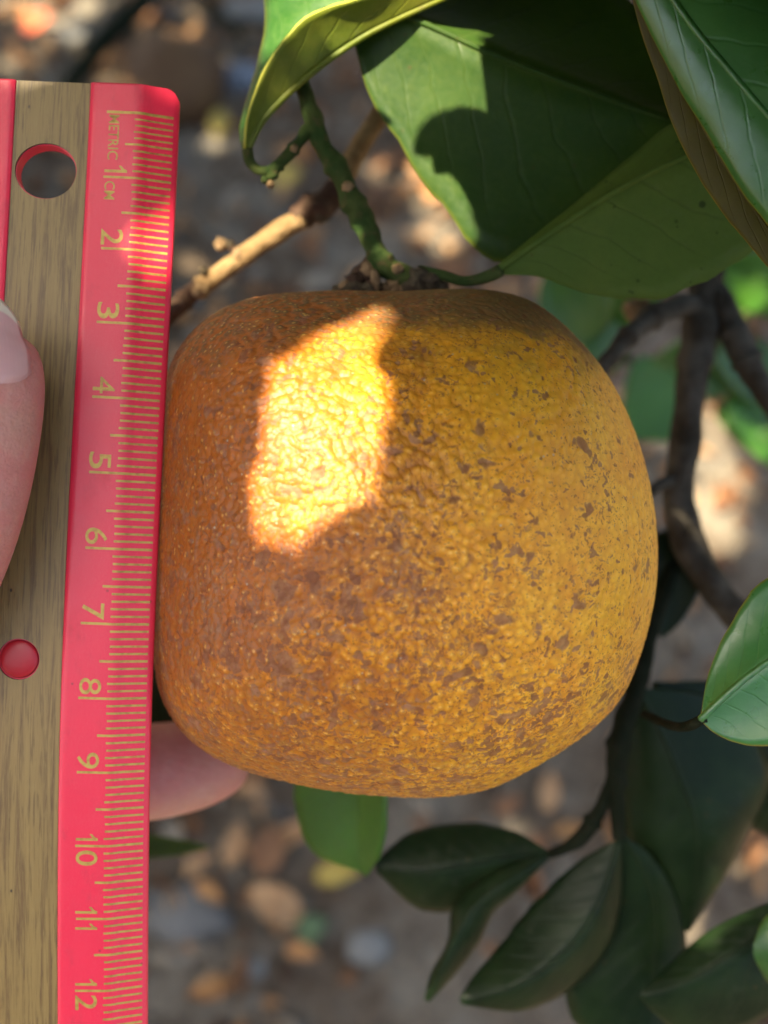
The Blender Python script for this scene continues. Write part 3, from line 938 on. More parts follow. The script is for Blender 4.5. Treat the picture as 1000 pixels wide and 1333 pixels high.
# ------------------------------------------------------------------ the hand
def build_hand():
    root = thing('hand', W(-700, 1300, 0.19), 'bare hand holding the ruler, thumb in front and finger behind', 'hand')
    verts, edges, rad = [], [], []
    def v(px, py, d, r):
        verts.append(W(px, py, d)); rad.append(r); return len(verts) - 1
    def chain(a, pts):
        prev = a
        for p in pts:
            q = v(*p); edges.append((prev, q)); prev = q
        return prev
    wrist = v(-900, 1420, 0.195, 0.024)
    palm = chain(wrist, [(-760, 1280, 0.193, 0.027), (-610, 1150, 0.190, 0.024)])
    chain(wrist, [(-1150, 1640, 0.20, 0.029), (-1600, 2050, 0.21, 0.036)])
    # thumb, over the ruler's face
    chain(1, [(-520, 1120, 0.170, 0.0150), (-330, 960, 0.158, 0.0118), (-140, 830, 0.1500, 0.0100), (-72, 690, 0.1475, 0.0100),
              (-45, 545, 0.1475, 0.0100), (-36, 470, 0.1482, 0.0096), (-33, 424, 0.1488, 0.0072)])
    # index finger, behind ruler and fruit
    chain(palm, [(-420, 1050, 0.190, 0.0115), (-200, 1015, 0.1875, 0.0092), (20, 1012, 0.1890, 0.0090), (150, 1010, 0.1910, 0.0086),
                 (240, 1000, 0.1945, 0.0082), (285, 986, 0.1970, 0.0074), (315, 970, 0.1985, 0.0056)])
    # the other fingers, curled behind the ruler
    chain(palm, [(-430, 1130, 0.196, 0.0115), (-230, 1120, 0.203, 0.0090), (-60, 1125, 0.2065, 0.0082), (40, 1130, 0.203, 0.0074), (85, 1130, 0.200, 0.0056)])
    chain(palm, [(-460, 1215, 0.201, 0.0110), (-280, 1230, 0.213, 0.0086), (-120, 1240, 0.216, 0.0078), (-30, 1240, 0.210, 0.0070), (10, 1240, 0.206, 0.0055)])
    chain(palm, [(-520, 1290, 0.206, 0.0100), (-370, 1330, 0.219, 0.0076), (-240, 1345, 0.221, 0.0070), (-165, 1345, 0.215, 0.0062), (-130, 1345, 0.211, 0.005)])
    me = bpy.data.meshes.new('hand_skin')
    me.from_pydata([tuple(p) for p in verts], edges, [])
    o = bpy.data.objects.new('skin', me)
    link(o, root)
    sk = o.modifiers.new('skin', 'SKIN')
    sk.use_smooth_shade = True
    for i, d in enumerate(me.skin_vertices[0].data):
        d.radius = (rad[i], rad[i]); d.use_root = (i == 0)
    ss = o.modifiers.new('sub', 'SUBSURF'); ss.levels = 3; ss.render_levels = 3
    me.materials.append(M['skin'])
    # thumb nail: a curved plate lying on the thumb tip, facing the lens
    bpy.context.view_layer.update()
    ev = o.evaluated_get(bpy.context.evaluated_depsgraph_get())
    ba, ta = np.array(W(-40, 522, 0.1478)), np.array(W(-30, 388, 0.1487))
    ax = ta - ba; axn = nrm(ax); sd = nrm(np.cross(axn, np.array(-FWD))); nr = nrm(np.cross(sd, axn))
    if np.dot(nr, np.array(-FWD)) < 0: nr = -nr
    if np.dot(sd, np.array(RIGHT)) < 0: sd = -sd
    inv = o.matrix_world.inverted()
    def skin_r(t, an):
        c = ba + ax * t; dr = sd * math.sin(an) + nr * math.cos(an)
        ok, loc, *_ = ev.ray_cast(inv @ Vector(c + dr * 0.02), (inv.to_3x3() @ Vector(-dr)).normalized())
        return (o.matrix_world @ loc - Vector(c)).length if ok else None
    V, U, F = [], [], []
    nu, nv = 18, 21
    for i in range(nu):
        t = i / (nu - 1)
        for k in range(nv):
            s = -1 + 2 * k / (nv - 1)
            an = s * 0.92 + 0.30
            end = 1 - 0.16 * s * s - 0.10 * abs(s) ** 6
            start = 0.10 * s * s + 0.10 * abs(s) ** 6
            tt = start + (end - start) * t
            r = skin_r(min(tt, 0.60), an) or 0.0075
            r += 0.00025 + 0.0003 * t - 0.0022 * max(0, tt - 0.60) / 0.40 - 0.0005 * (t < 0.06)
            V.append(ba + ax * tt + (sd * math.sin(an) + nr * math.cos(an)) * r)
            U.append((k / (nv - 1), t))
    for i in range(nu - 1):
        for k in range(nv - 1):
            F.append((i * nv + k, i * nv + k + 1, (i + 1) * nv + k + 1, (i + 1) * nv + k))
    no = mesh_obj('thumb_nail', V, F, M['nail'], root, uvs=U)
    sd_ = no.modifiers.new('thickness', 'SOLIDIFY'); sd_.thickness = 0.0006; sd_.offset = -1
    return root


build_hand()


# ------------------------------------------------------------------ fruiting twig with its leaves
def build_fruiting_twig():
    root = thing('citrus_twig', W(545, 372, 0.175), 'green citrus twig carrying the orange and the large leaves at the top', 'twig')
    st = tube('stem', [W(380, 70, 0.1775), W(398, 125, 0.1772), W(418, 182, 0.1768), W(450, 242, 0.1765), W(478, 300, 0.1765), (W(502, 345, 0.1765)), W(540, 369, 0.1768)],
              [0.0011, 0.0012, 0.00135, 0.0015, 0.00165, 0.0018, 0.0017], M['green_bark'], root, n=110, sides=18, rough=0.34,
              nodes=((0.46, 0.28), (0.62, 0.16), (0.86, 0.22)), freq=420)
    for (x, y, d, r, m) in ((453, 243, 0.1752, 0.0009, 'dry_scale'), (518, 350, 0.1750, 0.0009, 'dry_scale'), 
                            (545, 360, 0.1755, 0.0016, 'dark_scale'), (562, 366, 0.1755, 0.0014, 'dark_scale'), (540, 376, 0.1755, 0.0018, 'dark_scale'),
                            (574, 374, 0.1765, 0.0012, 'dark_scale')):
        blob('bud', W(x, y, d), (r, r * 0.8, r), M[m], root, 0.35, 2.5, int(x))
    # fruit stalk and calyx
    tube('fruit_stalk', [W(492, 330, 0.1765), W(480, 350, 0.1775), W(472, 368, 0.1785), W(470, 384, 0.179)], [0.0012, 0.0015, 0.0019, 0.0026], M['dark_bark'], root, n=26, rough=0.5, freq=600)
    tube('dry_spur', [W(486, 352, 0.1745), W(489, 364, 0.1748), W(492, 376, 0.1752)], [0.0005, 0.0007, 0.0004], M['dry_scale'], root, n=16, rough=0.4, freq=800)
    for k in range(5):
        a = 2 * math.pi * k / 5 + 0.4
        c = W(470 + 20 * math.cos(a), 380, 0.1785 + 0.0022 * math.sin(a))
        blob('sepal', c, (0.0021, 0.0010, 0.0017), M['dark_scale'], root, 0.55, 2.6, k)
    for (x, y, r) in ((452, 374, 0.0012), (462, 366, 0.0013), (486, 372, 0.0012), (500, 376, 0.0010), (480, 352, 0.0012), (512, 372, 0.0012), (528, 377, 0.0013)):
        blob('bark_knob', W(x, y, 0.1768), (r, r * 0.8, r), M['dark_bark' if x % 4 else 'dry_scale'], root, 0.6, 2.8, x)
    # side spur holding the folded leaf
    tube('side_spur', [W(402, 168, 0.177), W(385, 190, 0.176), W(364, 214, 0.175), W(351, 233, 0.1745)], [0.0010, 0.0009, 0.00085, 0.0006], M['green_bark'], root, n=30, rough=0.3,
         nodes=((0.4, 0.35), (0.75, 0.4)), freq=500)
    for (x, y) in ((352, 240), (345, 234), (358, 228), (383, 193)):
        blob('bud', W(x, y, 0.1742), (0.0006, 0.0006, 0.0006), M['dry_scale' if y > 236 or y < 200 else 'green_bark'], root, 0.3, 2.5, x + y)
    # folded leaf, upper left
    mid = [(322, 196, 0.1745), (340, 160, 0.1742), (375, 122, 0.1738), (420, 84, 0.1732), (480, 44, 0.1728), (560, 6, 0.1722), (680, -45, 0.1718), (790, -80, 0.1715)]
    near = [(318, 195, 0.1740), (322, 150, 0.172), (345, 88, 0.170), (375, 45, 0.169), (415, 12, 0.1685), (480, -8, 0.1685), (620, -75, 0.169), (790, -82, 0.1714)]
    far = [(317, 194, 0.1755), (313, 165, 0.1768), (331, 98, 0.1785), (346, 38, 0.180), (350, -40, 0.182), (420, -120, 0.182), (600, -150, 0.178), (790, -82, 0.1716)]
    px_leaf('leaf', near, mid, far, [M['leaf_under_yellow'], M['leaf_mid']], root, bulge=0.05, flip=True,
            petiole=[(322, 194, 0.1745), (325, 210, 0.1748), (336, 221, 0.175), (352, 222, 0.175), (366, 212, 0.175)], pr=0.0008, rib_mat=M['leaf_under_yellow'])
    # big dark leaf
    mid = [(430, -30, 0.1745), (500, 8, 0.1742), (570, 38, 0.1738), (640, 70, 0.1735), (705, 96, 0.1735), (770, 120, 0.174), (840, 146, 0.175), (930, 172, 0.177)]
    low = [(430, -20, 0.1745), (462, 60, 0.1765), (478, 115, 0.1772), (530, 205, 0.1778), (585, 280, 0.1778), (650, 338, 0.1778), (780, 300, 0.1785), (930, 180, 0.177)]
    upp = [(432, -40, 0.1745), (510, -60, 0.182), (590, -75, 0.187), (680, -70, 0.189), (760, -40, 0.189), (830, 10, 0.188), (890, 80, 0.184), (930, 165, 0.177)]
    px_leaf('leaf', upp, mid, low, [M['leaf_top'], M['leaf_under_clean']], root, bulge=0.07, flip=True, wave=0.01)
    # pale underside leaf with sooty specks
    mid = [(648, 352, 0.1725), (700, 315, 0.171), (780, 262, 0.170), (840, 228, 0.1695), (897, 202, 0.169), (990, 165, 0.169), (1080, 130, 0.170)]
    upp = [(644, 348, 0.1725), (690, 312, 0.1728), (760, 256, 0.1730), (830, 197, 0.1730), (880, 158, 0.1730), (990, 90, 0.173), (1080, 126, 0.170)]
    low = [(652, 358, 0.1728), (700, 360, 0.1725), (760, 380, 0.172), (820, 389, 0.172), (880, 382, 0.172), (990, 315, 0.172), (1082, 136, 0.170)]
    px_leaf('leaf', upp, mid, low, [M['leaf_under'], M['leaf_top']], root, bulge=0.05, flip=True,
            petiole=[(545, 352, 0.1765), (575, 358, 0.175), (605, 366, 0.174), (635, 360, 0.173), (652, 352, 0.1725)], pr=0.00085, rib_mat=M['leaf_under'])
    return root


build_fruiting_twig()


def build_top_right():
    root = thing('leafy_shoot', W(1120, -60, 0.15), 'glossy bright green leaf pair hanging into the upper right corner', 'leaves')
    # glossy leaf
    mid = [(800, -130, 0.146), (850, -45, 0.1455), (895, 25, 0.145), (940, 80, 0.1445), (1000, 150, 0.144), (1060, 215, 0.1438), (1130, 300, 0.1435), (1190, 390, 0.1435)]
    lef = [(795, -125, 0.146), (815, -40, 0.1475), (842, 30, 0.148), (880, 105, 0.148), (925, 180, 0.148), (975, 260, 0.148), (1060, 350, 0.147), (1190, 392, 0.1435)]
    rig = [(806, -135, 0.146), (930, -110, 0.1445), (1010, -40, 0.1435), (1080, 40, 0.143), (1140, 110, 0.143), (1190, 200, 0.1425), (1215, 300, 0.143), (1194, 388, 0.1435)]
    px_leaf('leaf', lef, mid, rig, [M['leaf_gloss'], M['leaf_under_olive']], root, bulge=0.10, flip=True, wave=0.03)
    # olive underside behind it
    mid = [(815, -70, 0.154), (848, 20, 0.154), (885, 100, 0.154), (925, 180, 0.1538), (975, 262, 0.1535), (1050, 370, 0.1535)]
    lef = [(811, -68, 0.154), (832, 30, 0.1548), (858, 105, 0.1552), (882, 175, 0.1552), (935, 268, 0.155), (1045, 400, 0.1536)]
    rig = [(822, -72, 0.154), (905, -10, 0.153), (960, 60, 0.1525), (1020, 140, 0.1525), (1060, 230, 0.1525), (1054, 366, 0.1535)]
    px_leaf('leaf', lef, mid, rig, [M['leaf_under_olive'], M['leaf_mid']], root, bulge=0.05, flip=True)
    tube('stem', [W(1300, -300, 0.16), W(1050, -230, 0.153), W(870, -170, 0.149), W(800, -120, 0.146)], [0.0022, 0.0018, 0.0014, 0.001], M['green_bark'], root, n=40, rough=0.2)
    tube('petiole', [W(870, -170, 0.149), W(840, -120, 0.152), W(815, -68, 0.154)], [0.001, 0.0008, 0.0008], M['green_bark'], root, n=20)
    return root


build_top_right()


def build_mid_right():
    root = thing('leafy_shoot', W(1180, 900, 0.17), 'single fresh green leaf reaching in at the right edge, silvery sheen below', 'leaf')
    mid = [(912, 937, 0.1585), (940, 910, 0.158), (975, 880, 0.1575), (1020, 850, 0.157), (1080, 825, 0.157), (1150, 810, 0.158)]
    upp = [(912, 934, 0.1585), (922, 880, 0.1605), (948, 818, 0.161), (998, 752, 0.161), (1080, 735, 0.1605), (1150, 806, 0.158)]
    low = [(914, 940, 0.1585), (940, 960, 0.158), (985, 971, 0.157), (1050, 960, 0.156), (1110, 900, 0.157), (1152, 814, 0.158)]
    px_leaf('leaf', upp, mid, low, [M['leaf_gloss'], M['leaf_under_clean']], root, bulge=0.08, flip=True,
            petiole=[(918, 934, 0.1585), (908, 940, 0.1595), (893, 946, 0.162), (872, 944, 0.172), (840, 930, 0.190)], pr=0.0007, pmat=M['shade_bark'])
    return root


build_mid_right()


# ------------------------------------------------------------------ dry twig behind the fruit
def build_dry_twig():
    root = thing('dry_twig', W(215, 412, 0.205), 'tan leafless twig crossing behind the green stem, dark at its lower end', 'twig')
    tube('stem', [W(262, 374, 0.202), W(300, 346, 0.2015), W(345, 314, 0.201), W(392, 284, 0.2005)], [0.00155, 0.0017, 0.0018, 0.0019], M['tan_bark'], root, n=50, sides=14, rough=0.2,
         nodes=((0.0, 0.3), (0.45, 0.1)))
    tube('dark_end', [W(170, 470, 0.205), W(205, 424, 0.204), W(235, 395, 0.203), W(262, 374, 0.202)], [0.0019, 0.0018, 0.0017, 0.0017], M['dark_bark'], root, n=40, sides=14, rough=0.25,
         nodes=((0.8, 0.25),))
    tube('knot', [W(388, 288, 0.2005), W(405, 274, 0.2003), W(425, 262, 0.200), W(440, 243, 0.200)], [0.0019, 0.0025, 0.0026, 0.0018], M['dark_bark'], root, n=30, sides=14, rough=0.5, freq=400)
    tube('upper_stem', [W(438, 246, 0.200), W(455, 215, 0.2005), W(475, 178, 0.201), W(500, 140, 0.202), W(540, 60, 0.205), W(600, -80, 0.21)], [0.0018, 0.0017, 0.0017, 0.0017, 0.0018, 0.002], M['tan_bark'], root, n=60, sides=14, rough=0.2)
    tube('bud_stalk', [W(288, 318, 0.2), W(300, 322, 0.2), W(312, 331, 0.2), W(322, 338, 0.2008)], [0.0005, 0.0006, 0.0007, 0.0008], M['dark_bark'], root, n=16, sides=8, rough=0.3)
    for (x, y, r, m) in ((262, 378, 0.0014, 'dry_scale'), (288, 318, 0.0011, 'dry_scale'), (300, 318, 0.0008, 'dark_scale'), (264, 352, 0.0007, 'dark_scale'), (418, 278, 0.0016, 'dark_scale'), (310, 330, 0.0010, 'dry_scale')):
        blob('bud', W(x, y, 0.2), (r, r, r), M[m], root, 0.35, 2.5, x)
    return root


build_dry_twig()


# ------------------------------------------------------------------ grey branch on the right
def build_grey_branch():
    root = thing('grey_branch', W(915, 380, 0.2232), 'forked grey-brown branch running down the right side behind the fruit', 'branch')
    tube('limb', [W(960, 250, 0.2278), W(925, 345, 0.2251), W(915, 395, 0.2241), W(908, 450, 0.2232), W(896, 530, 0.2223), W(886, 610, 0.2213), W(886, 660, 0.2213), W(905, 725, 0.2204), W(945, 785, 0.2195), W(1020, 860, 0.2195), W(1150, 980, 0.2232)],
         [0.00310, 0.00318, 0.00310, 0.00301, 0.00292, 0.00284, 0.00284, 0.00275, 0.00258, 0.00249, 0.00249], M['grey_bark'], root, n=140, sides=18, rough=0.28,
         nodes=((0.28, 0.18), (0.52, 0.2), (0.68, 0.15)), freq=180)
    tube('fork', [W(925, 372, 0.2251), W(945, 410, 0.2232), W(962, 450, 0.2223), W(985, 492, 0.2213), W(1040, 570, 0.2204)], [0.00275, 0.00258, 0.00249, 0.00249, 0.00241], M['grey_bark'], root, n=60, sides=16, rough=0.35, nodes=((0.3, 0.25), (0.5, 0.3)), freq=220)
    tube('side_twig', [W(905, 400, 0.2232), W(868, 402, 0.2195), W(842, 415, 0.2158), W(812, 445, 0.2130), W(786, 478, 0.2111), W(750, 520, 0.2102)], [0.00258, 0.00206, 0.00181, 0.00163, 0.00146, 0.00129], M['grey_bark'], root, n=60, sides=14, rough=0.4,
         nodes=((0.35, 0.35), (0.55, 0.3)), freq=260)
    tube('spur', [W(884, 622, 0.2213), W(862, 630, 0.2176), W(846, 640, 0.2139)], [0.00138, 0.00112, 0.00095], M['grey_bark'], root, n=20, rough=0.3)
    for (x, y, d, r) in ((824, 400, 0.226, 0.00163), (838, 395, 0.226, 0.00103), (822, 410, 0.226, 0.00103)):
        blob('bud', W(x, y, d), (r, r, r), M['dry_scale'], root, 0.5, 2.0, x)
    return root


build_grey_branch()


# ------------------------------------------------------------------ dark shoot, lower right
def build_dark_shoot():
    root = thing('leafy_shoot', W(850, 800, 0.205), 'shaded dark green shoot with drooping leaves below the fruit at the right', 'shoot')
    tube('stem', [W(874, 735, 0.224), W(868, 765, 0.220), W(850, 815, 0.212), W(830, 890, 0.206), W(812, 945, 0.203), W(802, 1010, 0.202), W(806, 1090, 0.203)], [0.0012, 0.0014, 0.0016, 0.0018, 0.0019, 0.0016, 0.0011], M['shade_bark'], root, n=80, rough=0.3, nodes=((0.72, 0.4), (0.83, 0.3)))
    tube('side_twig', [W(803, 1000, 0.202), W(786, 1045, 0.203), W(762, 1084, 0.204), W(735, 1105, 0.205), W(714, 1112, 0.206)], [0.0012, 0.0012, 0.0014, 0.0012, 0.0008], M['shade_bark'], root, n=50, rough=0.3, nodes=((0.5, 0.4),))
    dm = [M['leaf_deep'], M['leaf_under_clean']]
    mid = [(806, 1094, 0.203), (790, 1150, 0.201), (765, 1205, 0.1995), (725, 1250, 0.1985), (670, 1285, 0.198), (600, 1303, 0.199)]
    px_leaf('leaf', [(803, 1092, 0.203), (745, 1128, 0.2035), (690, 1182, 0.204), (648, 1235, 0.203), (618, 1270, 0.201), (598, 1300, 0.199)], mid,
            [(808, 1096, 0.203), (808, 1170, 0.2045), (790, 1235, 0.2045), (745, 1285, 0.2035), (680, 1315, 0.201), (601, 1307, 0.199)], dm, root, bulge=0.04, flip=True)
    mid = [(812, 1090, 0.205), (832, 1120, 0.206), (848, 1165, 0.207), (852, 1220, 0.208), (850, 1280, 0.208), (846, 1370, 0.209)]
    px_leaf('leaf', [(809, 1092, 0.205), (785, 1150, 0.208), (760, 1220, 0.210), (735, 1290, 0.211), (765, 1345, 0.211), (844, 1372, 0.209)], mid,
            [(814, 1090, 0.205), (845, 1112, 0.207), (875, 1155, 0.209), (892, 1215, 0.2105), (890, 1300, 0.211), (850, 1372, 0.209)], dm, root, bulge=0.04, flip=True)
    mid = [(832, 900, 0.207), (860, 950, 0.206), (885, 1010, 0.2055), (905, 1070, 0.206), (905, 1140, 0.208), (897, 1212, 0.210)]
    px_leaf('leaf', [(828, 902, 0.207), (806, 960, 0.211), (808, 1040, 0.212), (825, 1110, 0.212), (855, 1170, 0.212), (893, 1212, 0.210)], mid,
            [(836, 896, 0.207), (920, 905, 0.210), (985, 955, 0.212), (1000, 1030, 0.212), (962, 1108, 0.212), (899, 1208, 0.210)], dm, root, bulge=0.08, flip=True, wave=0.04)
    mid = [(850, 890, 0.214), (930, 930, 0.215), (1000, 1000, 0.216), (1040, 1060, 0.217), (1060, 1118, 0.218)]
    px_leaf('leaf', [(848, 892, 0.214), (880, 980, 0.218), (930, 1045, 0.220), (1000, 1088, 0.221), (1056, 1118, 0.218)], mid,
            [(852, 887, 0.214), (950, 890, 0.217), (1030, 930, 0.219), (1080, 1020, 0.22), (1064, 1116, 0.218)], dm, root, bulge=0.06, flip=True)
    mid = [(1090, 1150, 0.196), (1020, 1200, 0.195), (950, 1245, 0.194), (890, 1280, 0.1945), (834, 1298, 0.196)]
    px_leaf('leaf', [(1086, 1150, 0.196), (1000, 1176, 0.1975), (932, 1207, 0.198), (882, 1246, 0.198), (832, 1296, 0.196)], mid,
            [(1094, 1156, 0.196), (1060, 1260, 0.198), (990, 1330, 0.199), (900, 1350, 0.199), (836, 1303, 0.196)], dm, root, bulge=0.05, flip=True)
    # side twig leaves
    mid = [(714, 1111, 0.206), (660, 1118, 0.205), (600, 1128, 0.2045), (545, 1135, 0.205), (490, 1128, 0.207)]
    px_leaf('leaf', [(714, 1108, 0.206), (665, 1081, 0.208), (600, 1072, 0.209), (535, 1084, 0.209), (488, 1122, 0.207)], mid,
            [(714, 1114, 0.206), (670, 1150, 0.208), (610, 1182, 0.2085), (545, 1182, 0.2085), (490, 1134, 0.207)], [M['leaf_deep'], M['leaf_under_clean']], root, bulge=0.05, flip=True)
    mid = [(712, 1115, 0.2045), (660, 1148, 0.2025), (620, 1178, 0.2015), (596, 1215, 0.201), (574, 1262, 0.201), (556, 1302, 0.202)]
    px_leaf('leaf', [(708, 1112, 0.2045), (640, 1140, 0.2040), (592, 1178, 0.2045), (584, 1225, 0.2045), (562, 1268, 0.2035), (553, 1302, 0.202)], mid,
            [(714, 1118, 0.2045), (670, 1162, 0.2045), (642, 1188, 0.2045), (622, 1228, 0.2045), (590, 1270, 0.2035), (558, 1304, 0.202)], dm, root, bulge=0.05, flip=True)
    # leaf hidden beyond the fruit's right side
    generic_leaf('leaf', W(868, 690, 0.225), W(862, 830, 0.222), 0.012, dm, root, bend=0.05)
    return root


build_dark_shoot()
r_ = thing('leafy_shoot', W(1080, 1250, 0.19), 'small green leaf tip at the lower right edge in front of dark leaves', 'leaf')
px_leaf('leaf', [(1078, 1225, 0.186), (1040, 1185, 0.187), (1000, 1192, 0.1875), (981, 1230, 0.187)], [(1080, 1230, 0.186), (1045, 1230, 0.1855), (1010, 1235, 0.1855), (981, 1238, 0.187)],
        [(1080, 1240, 0.186), (1045, 1275, 0.187), (1005, 1280, 0.1875), (982, 1246, 0.187)], [M['leaf_mid'], M['leaf_under_clean']], r_, flip=True,
        petiole=[(1078, 1232, 0.186), (1120, 1240, 0.190), (1160, 1260, 0.2)])


# bright leaf under the fruit
def build_low_leaf():
    root = thing('hanging_leaf', W(450, 960, 0.205), 'bright green folded leaf hanging just below the fruit', 'leaf')
    mid = [(455, 930, 0.207), (462, 980, 0.206), (466, 1030, 0.205), (467, 1080, 0.2045), (468, 1108, 0.2045), (472, 1136, 0.205)]
    lef = [(452, 930, 0.207), (400, 960, 0.211), (385, 1020, 0.213), (390, 1072, 0.2125), (412, 1112, 0.210), (468, 1134, 0.205)]
    rig = [(458, 930, 0.207), (495, 960, 0.2005), (503, 1020, 0.1985), (503, 1070, 0.1985), (496, 1110, 0.2005), (478, 1140, 0.205)]
    px_leaf('leaf', lef, mid, rig, [M['leaf_bright'], M['leaf_under_clean']], root, bulge=0.03, flip=True, rib_mat=M['leaf_bright'],
            petiole=[(455, 930, 0.207), (450, 900, 0.21), (455, 850, 0.215)])
    return root


build_low_leaf()
r_ = thing('hanging_leaf', W(100, 1100, 0.24), 'narrow dark leaf tip poking out from behind the ruler below the finger', 'leaf')
generic_leaf('leaf', W(90, 1096, 0.250), W(272, 1103, 0.238), 0.0052, [M['leaf_top'], M['leaf_under_clean']], r_, bend=0.02, midrib=True)


r_ = thing('hanging_leaf', W(195, 800, 0.215), 'dark blade standing in for the deep shadow between ruler and fruit', 'leaf')
generic_leaf('leaf', W(196, 780, 0.218), W(206, 985, 0.2145), 0.012, [M['leaf_deep'], M['leaf_under_clean']], r_, bend=0.02, midrib=False)  # dark sheet added where the gap lies in deep shadow


# ------------------------------------------------------------------ blurred foliage further back on the right
def build_back_foliage():
    root = thing('background_shoot', W(960, 700, 0.36), 'out of focus bright green shoot behind the grey branch', 'shoot')
    mats = [M['leaf_bright'], M['leaf_under_clean']]
    md = [M['leaf_mid'], M['leaf_under_clean']]
    tube('stem', [W(1060, 300, 0.36), W(960, 420, 0.355), W(900, 480, 0.35), W(820, 470, 0.345), W(760, 430, 0.34)], [0.0016, 0.0015, 0.0013, 0.0012, 0.001], M['green_bark'], root, n=40)
    L = [((770, 440), (715, 345), 0.33, 0.020, md, 0.3), ((812, 470), (740, 400), 0.345, 0.022, md, -0.4), ((800, 420), (850, 350), 0.34, 0.02, mats, 0.3),
         ((880, 490), (815, 565), 0.345, 0.026, mats, 0.2), ((900, 470), (840, 480), 0.35, 0.018, md, 0.6),
         ((955, 420), (930, 350), 0.36, 0.020, mats, 0.2), ((965, 400), (1010, 330), 0.355, 0.025, mats, 0.3), ((950, 440), (990, 530), 0.36, 0.022, md, 0.3),
         ((940, 450), (925, 520), 0.36, 0.018, md, -0.2), ((970, 500), (1010, 610), 0.355, 0.022, mats, 0.2), ((960, 520), (975, 585), 0.355, 0.016, md, 0.0)]
    for (b, t, d, w, m, roll) in L:
        generic_leaf('leaf', W(b[0], b[1], d), W(t[0], t[1], d - 0.01), w, m, root, roll=roll, bend=0.08, midrib=False, nu=20, nv=4)
    return root


build_back_foliage()


# ------------------------------------------------------------------ twigs and litter on the ground
def G(px, py, z=0.0):
    p = W(px, py, ground_d(px, py, z))
    return Vector((p.x, p.y, soil_height(p.x, p.y) + z))


def ground_leaf(px, py, length, width, ang, mat, label, cat='leaf', lift=0.006, curl=0.12):
    length *= 0.72; width *= 0.8
    c = G(px, py)
    ax = Vector((math.cos(ang), math.sin(ang), 0.0)) * length * 0.5
    z = Vector((0, 0, lift))
    o = generic_leaf('fallen_leaf', c - ax + z, c + ax + z * 1.6, width, [mat], None, normal=(0.1, -0.1, 1), bend=curl, fold=0.25, midrib=False, nu=20, nv=4, wave=0.06)
    return tag(o, label, cat, 'fallen leaves on the soil')


ground_leaf(360, 1182, 0.040, 0.020, 2.6, M['dry_tan'], 'pale tan curled dead leaf on the soil below the fruit', curl=0.2)
ground_leaf(408, 1212, 0.020, 0.015, 0.4, M['dry_green'], 'small grey-green fallen leaf beside the pale tan one')
ground_leaf(395, 1243, 0.022, 0.009, -0.3, M['dry_orange'], 'small rust orange leaf scrap below the pale tan leaf')
ground_leaf(352, 1110, 0.034, 0.020, 1.2, M['dry_brown'], 'wide reddish brown dead leaf left of the hanging bright leaf')
ground_leaf(308, 1105, 0.030, 0.012, 1.3, M['dry_tan'], 'upright olive-tan dead leaf near the fingertip')
ground_leaf(275, 1166, 0.024, 0.009, -0.6, M['dry_orange'], 'peach coloured leaf scrap right of the ruler')
ground_leaf(376, 243, 0.028, 0.018, 0.5, M['dry_yellow'], 'yellow fallen leaf beyond the green side spur')
ground_leaf(288, 172, 0.030, 0.016, 1.5, M['dry_yellow'], 'yellow fallen leaf above the dry twig near the ruler corner')
ground_leaf(52, 44, 0.034, 0.018, 0.6, M['dry_red'], 'bright red fallen leaf at the upper left edge')
ground_leaf(150, 92, 0.026, 0.014, -0.2, M['dry_orange'], 'orange fallen leaf just above the ruler end')
ground_leaf(440, 1143, 0.030, 0.013, 0.1, M['dry_yellow'], 'dull yellow leaf scrap under the hanging bright leaf')
ground_leaf(575, 250, 0.045, 0.020, 0.9, M['dry_orange'], 'orange brown leaf lying beyond the big dark leaf')
ground_leaf(710, 1040, 0.026, 0.012, 1.4, M['dry_tan'], 'tan leaf scrap on the soil below the fruit at the right')
ground_leaf(660, 1055, 0.020, 0.010, 0.4, M['dry_brown'], 'small brown leaf scrap under the fruit')


def ground_stone(px, py, ax, mat, label, seed, name='stone', cat='stone', rough=0.25):
    c = G(px, py)
    o = blob(name, c + Vector((0, 0, ax[2] * 0.55)), ax, mat, None, rough, 1.6, seed)
    return tag(o, label, cat)


ground_stone(232, 128, (0.036, 0.034, 0.030), M['rotten'], 'rotten brown fallen orange lying on the soil past the ruler end', 3, 'fallen_orange', 'orange', 0.12)
ground_stone(312, 104, (0.016, 0.012, 0.008), M['stone_blue'], 'small bluish stone beside the rotten fallen fruit', 5)
ground_stone(480, 1235, (0.010, 0.008, 0.005), M['stone_pale'], 'pale whitish stone on the soil left of the dark leaf', 6)
ground_stone(330, 1262, (0.006, 0.005, 0.003), M['stone_pale'], 'small pale stone nearer the ruler at the bottom', 8)
ground_stone(240, 1190, (0.022, 0.015, 0.007), M['stone_grey'], 'flat dark grey stone next to the ruler', 9)
ground_stone(95, 55, (0.012, 0.010, 0.007), M['stone_pale'], 'whitish stone right of the red fallen leaf', 10)
ground_stone(330, 20, (0.024, 0.016, 0.008), M['stone_pale'], 'large pale stone beyond the folded leaf at the top', 11)

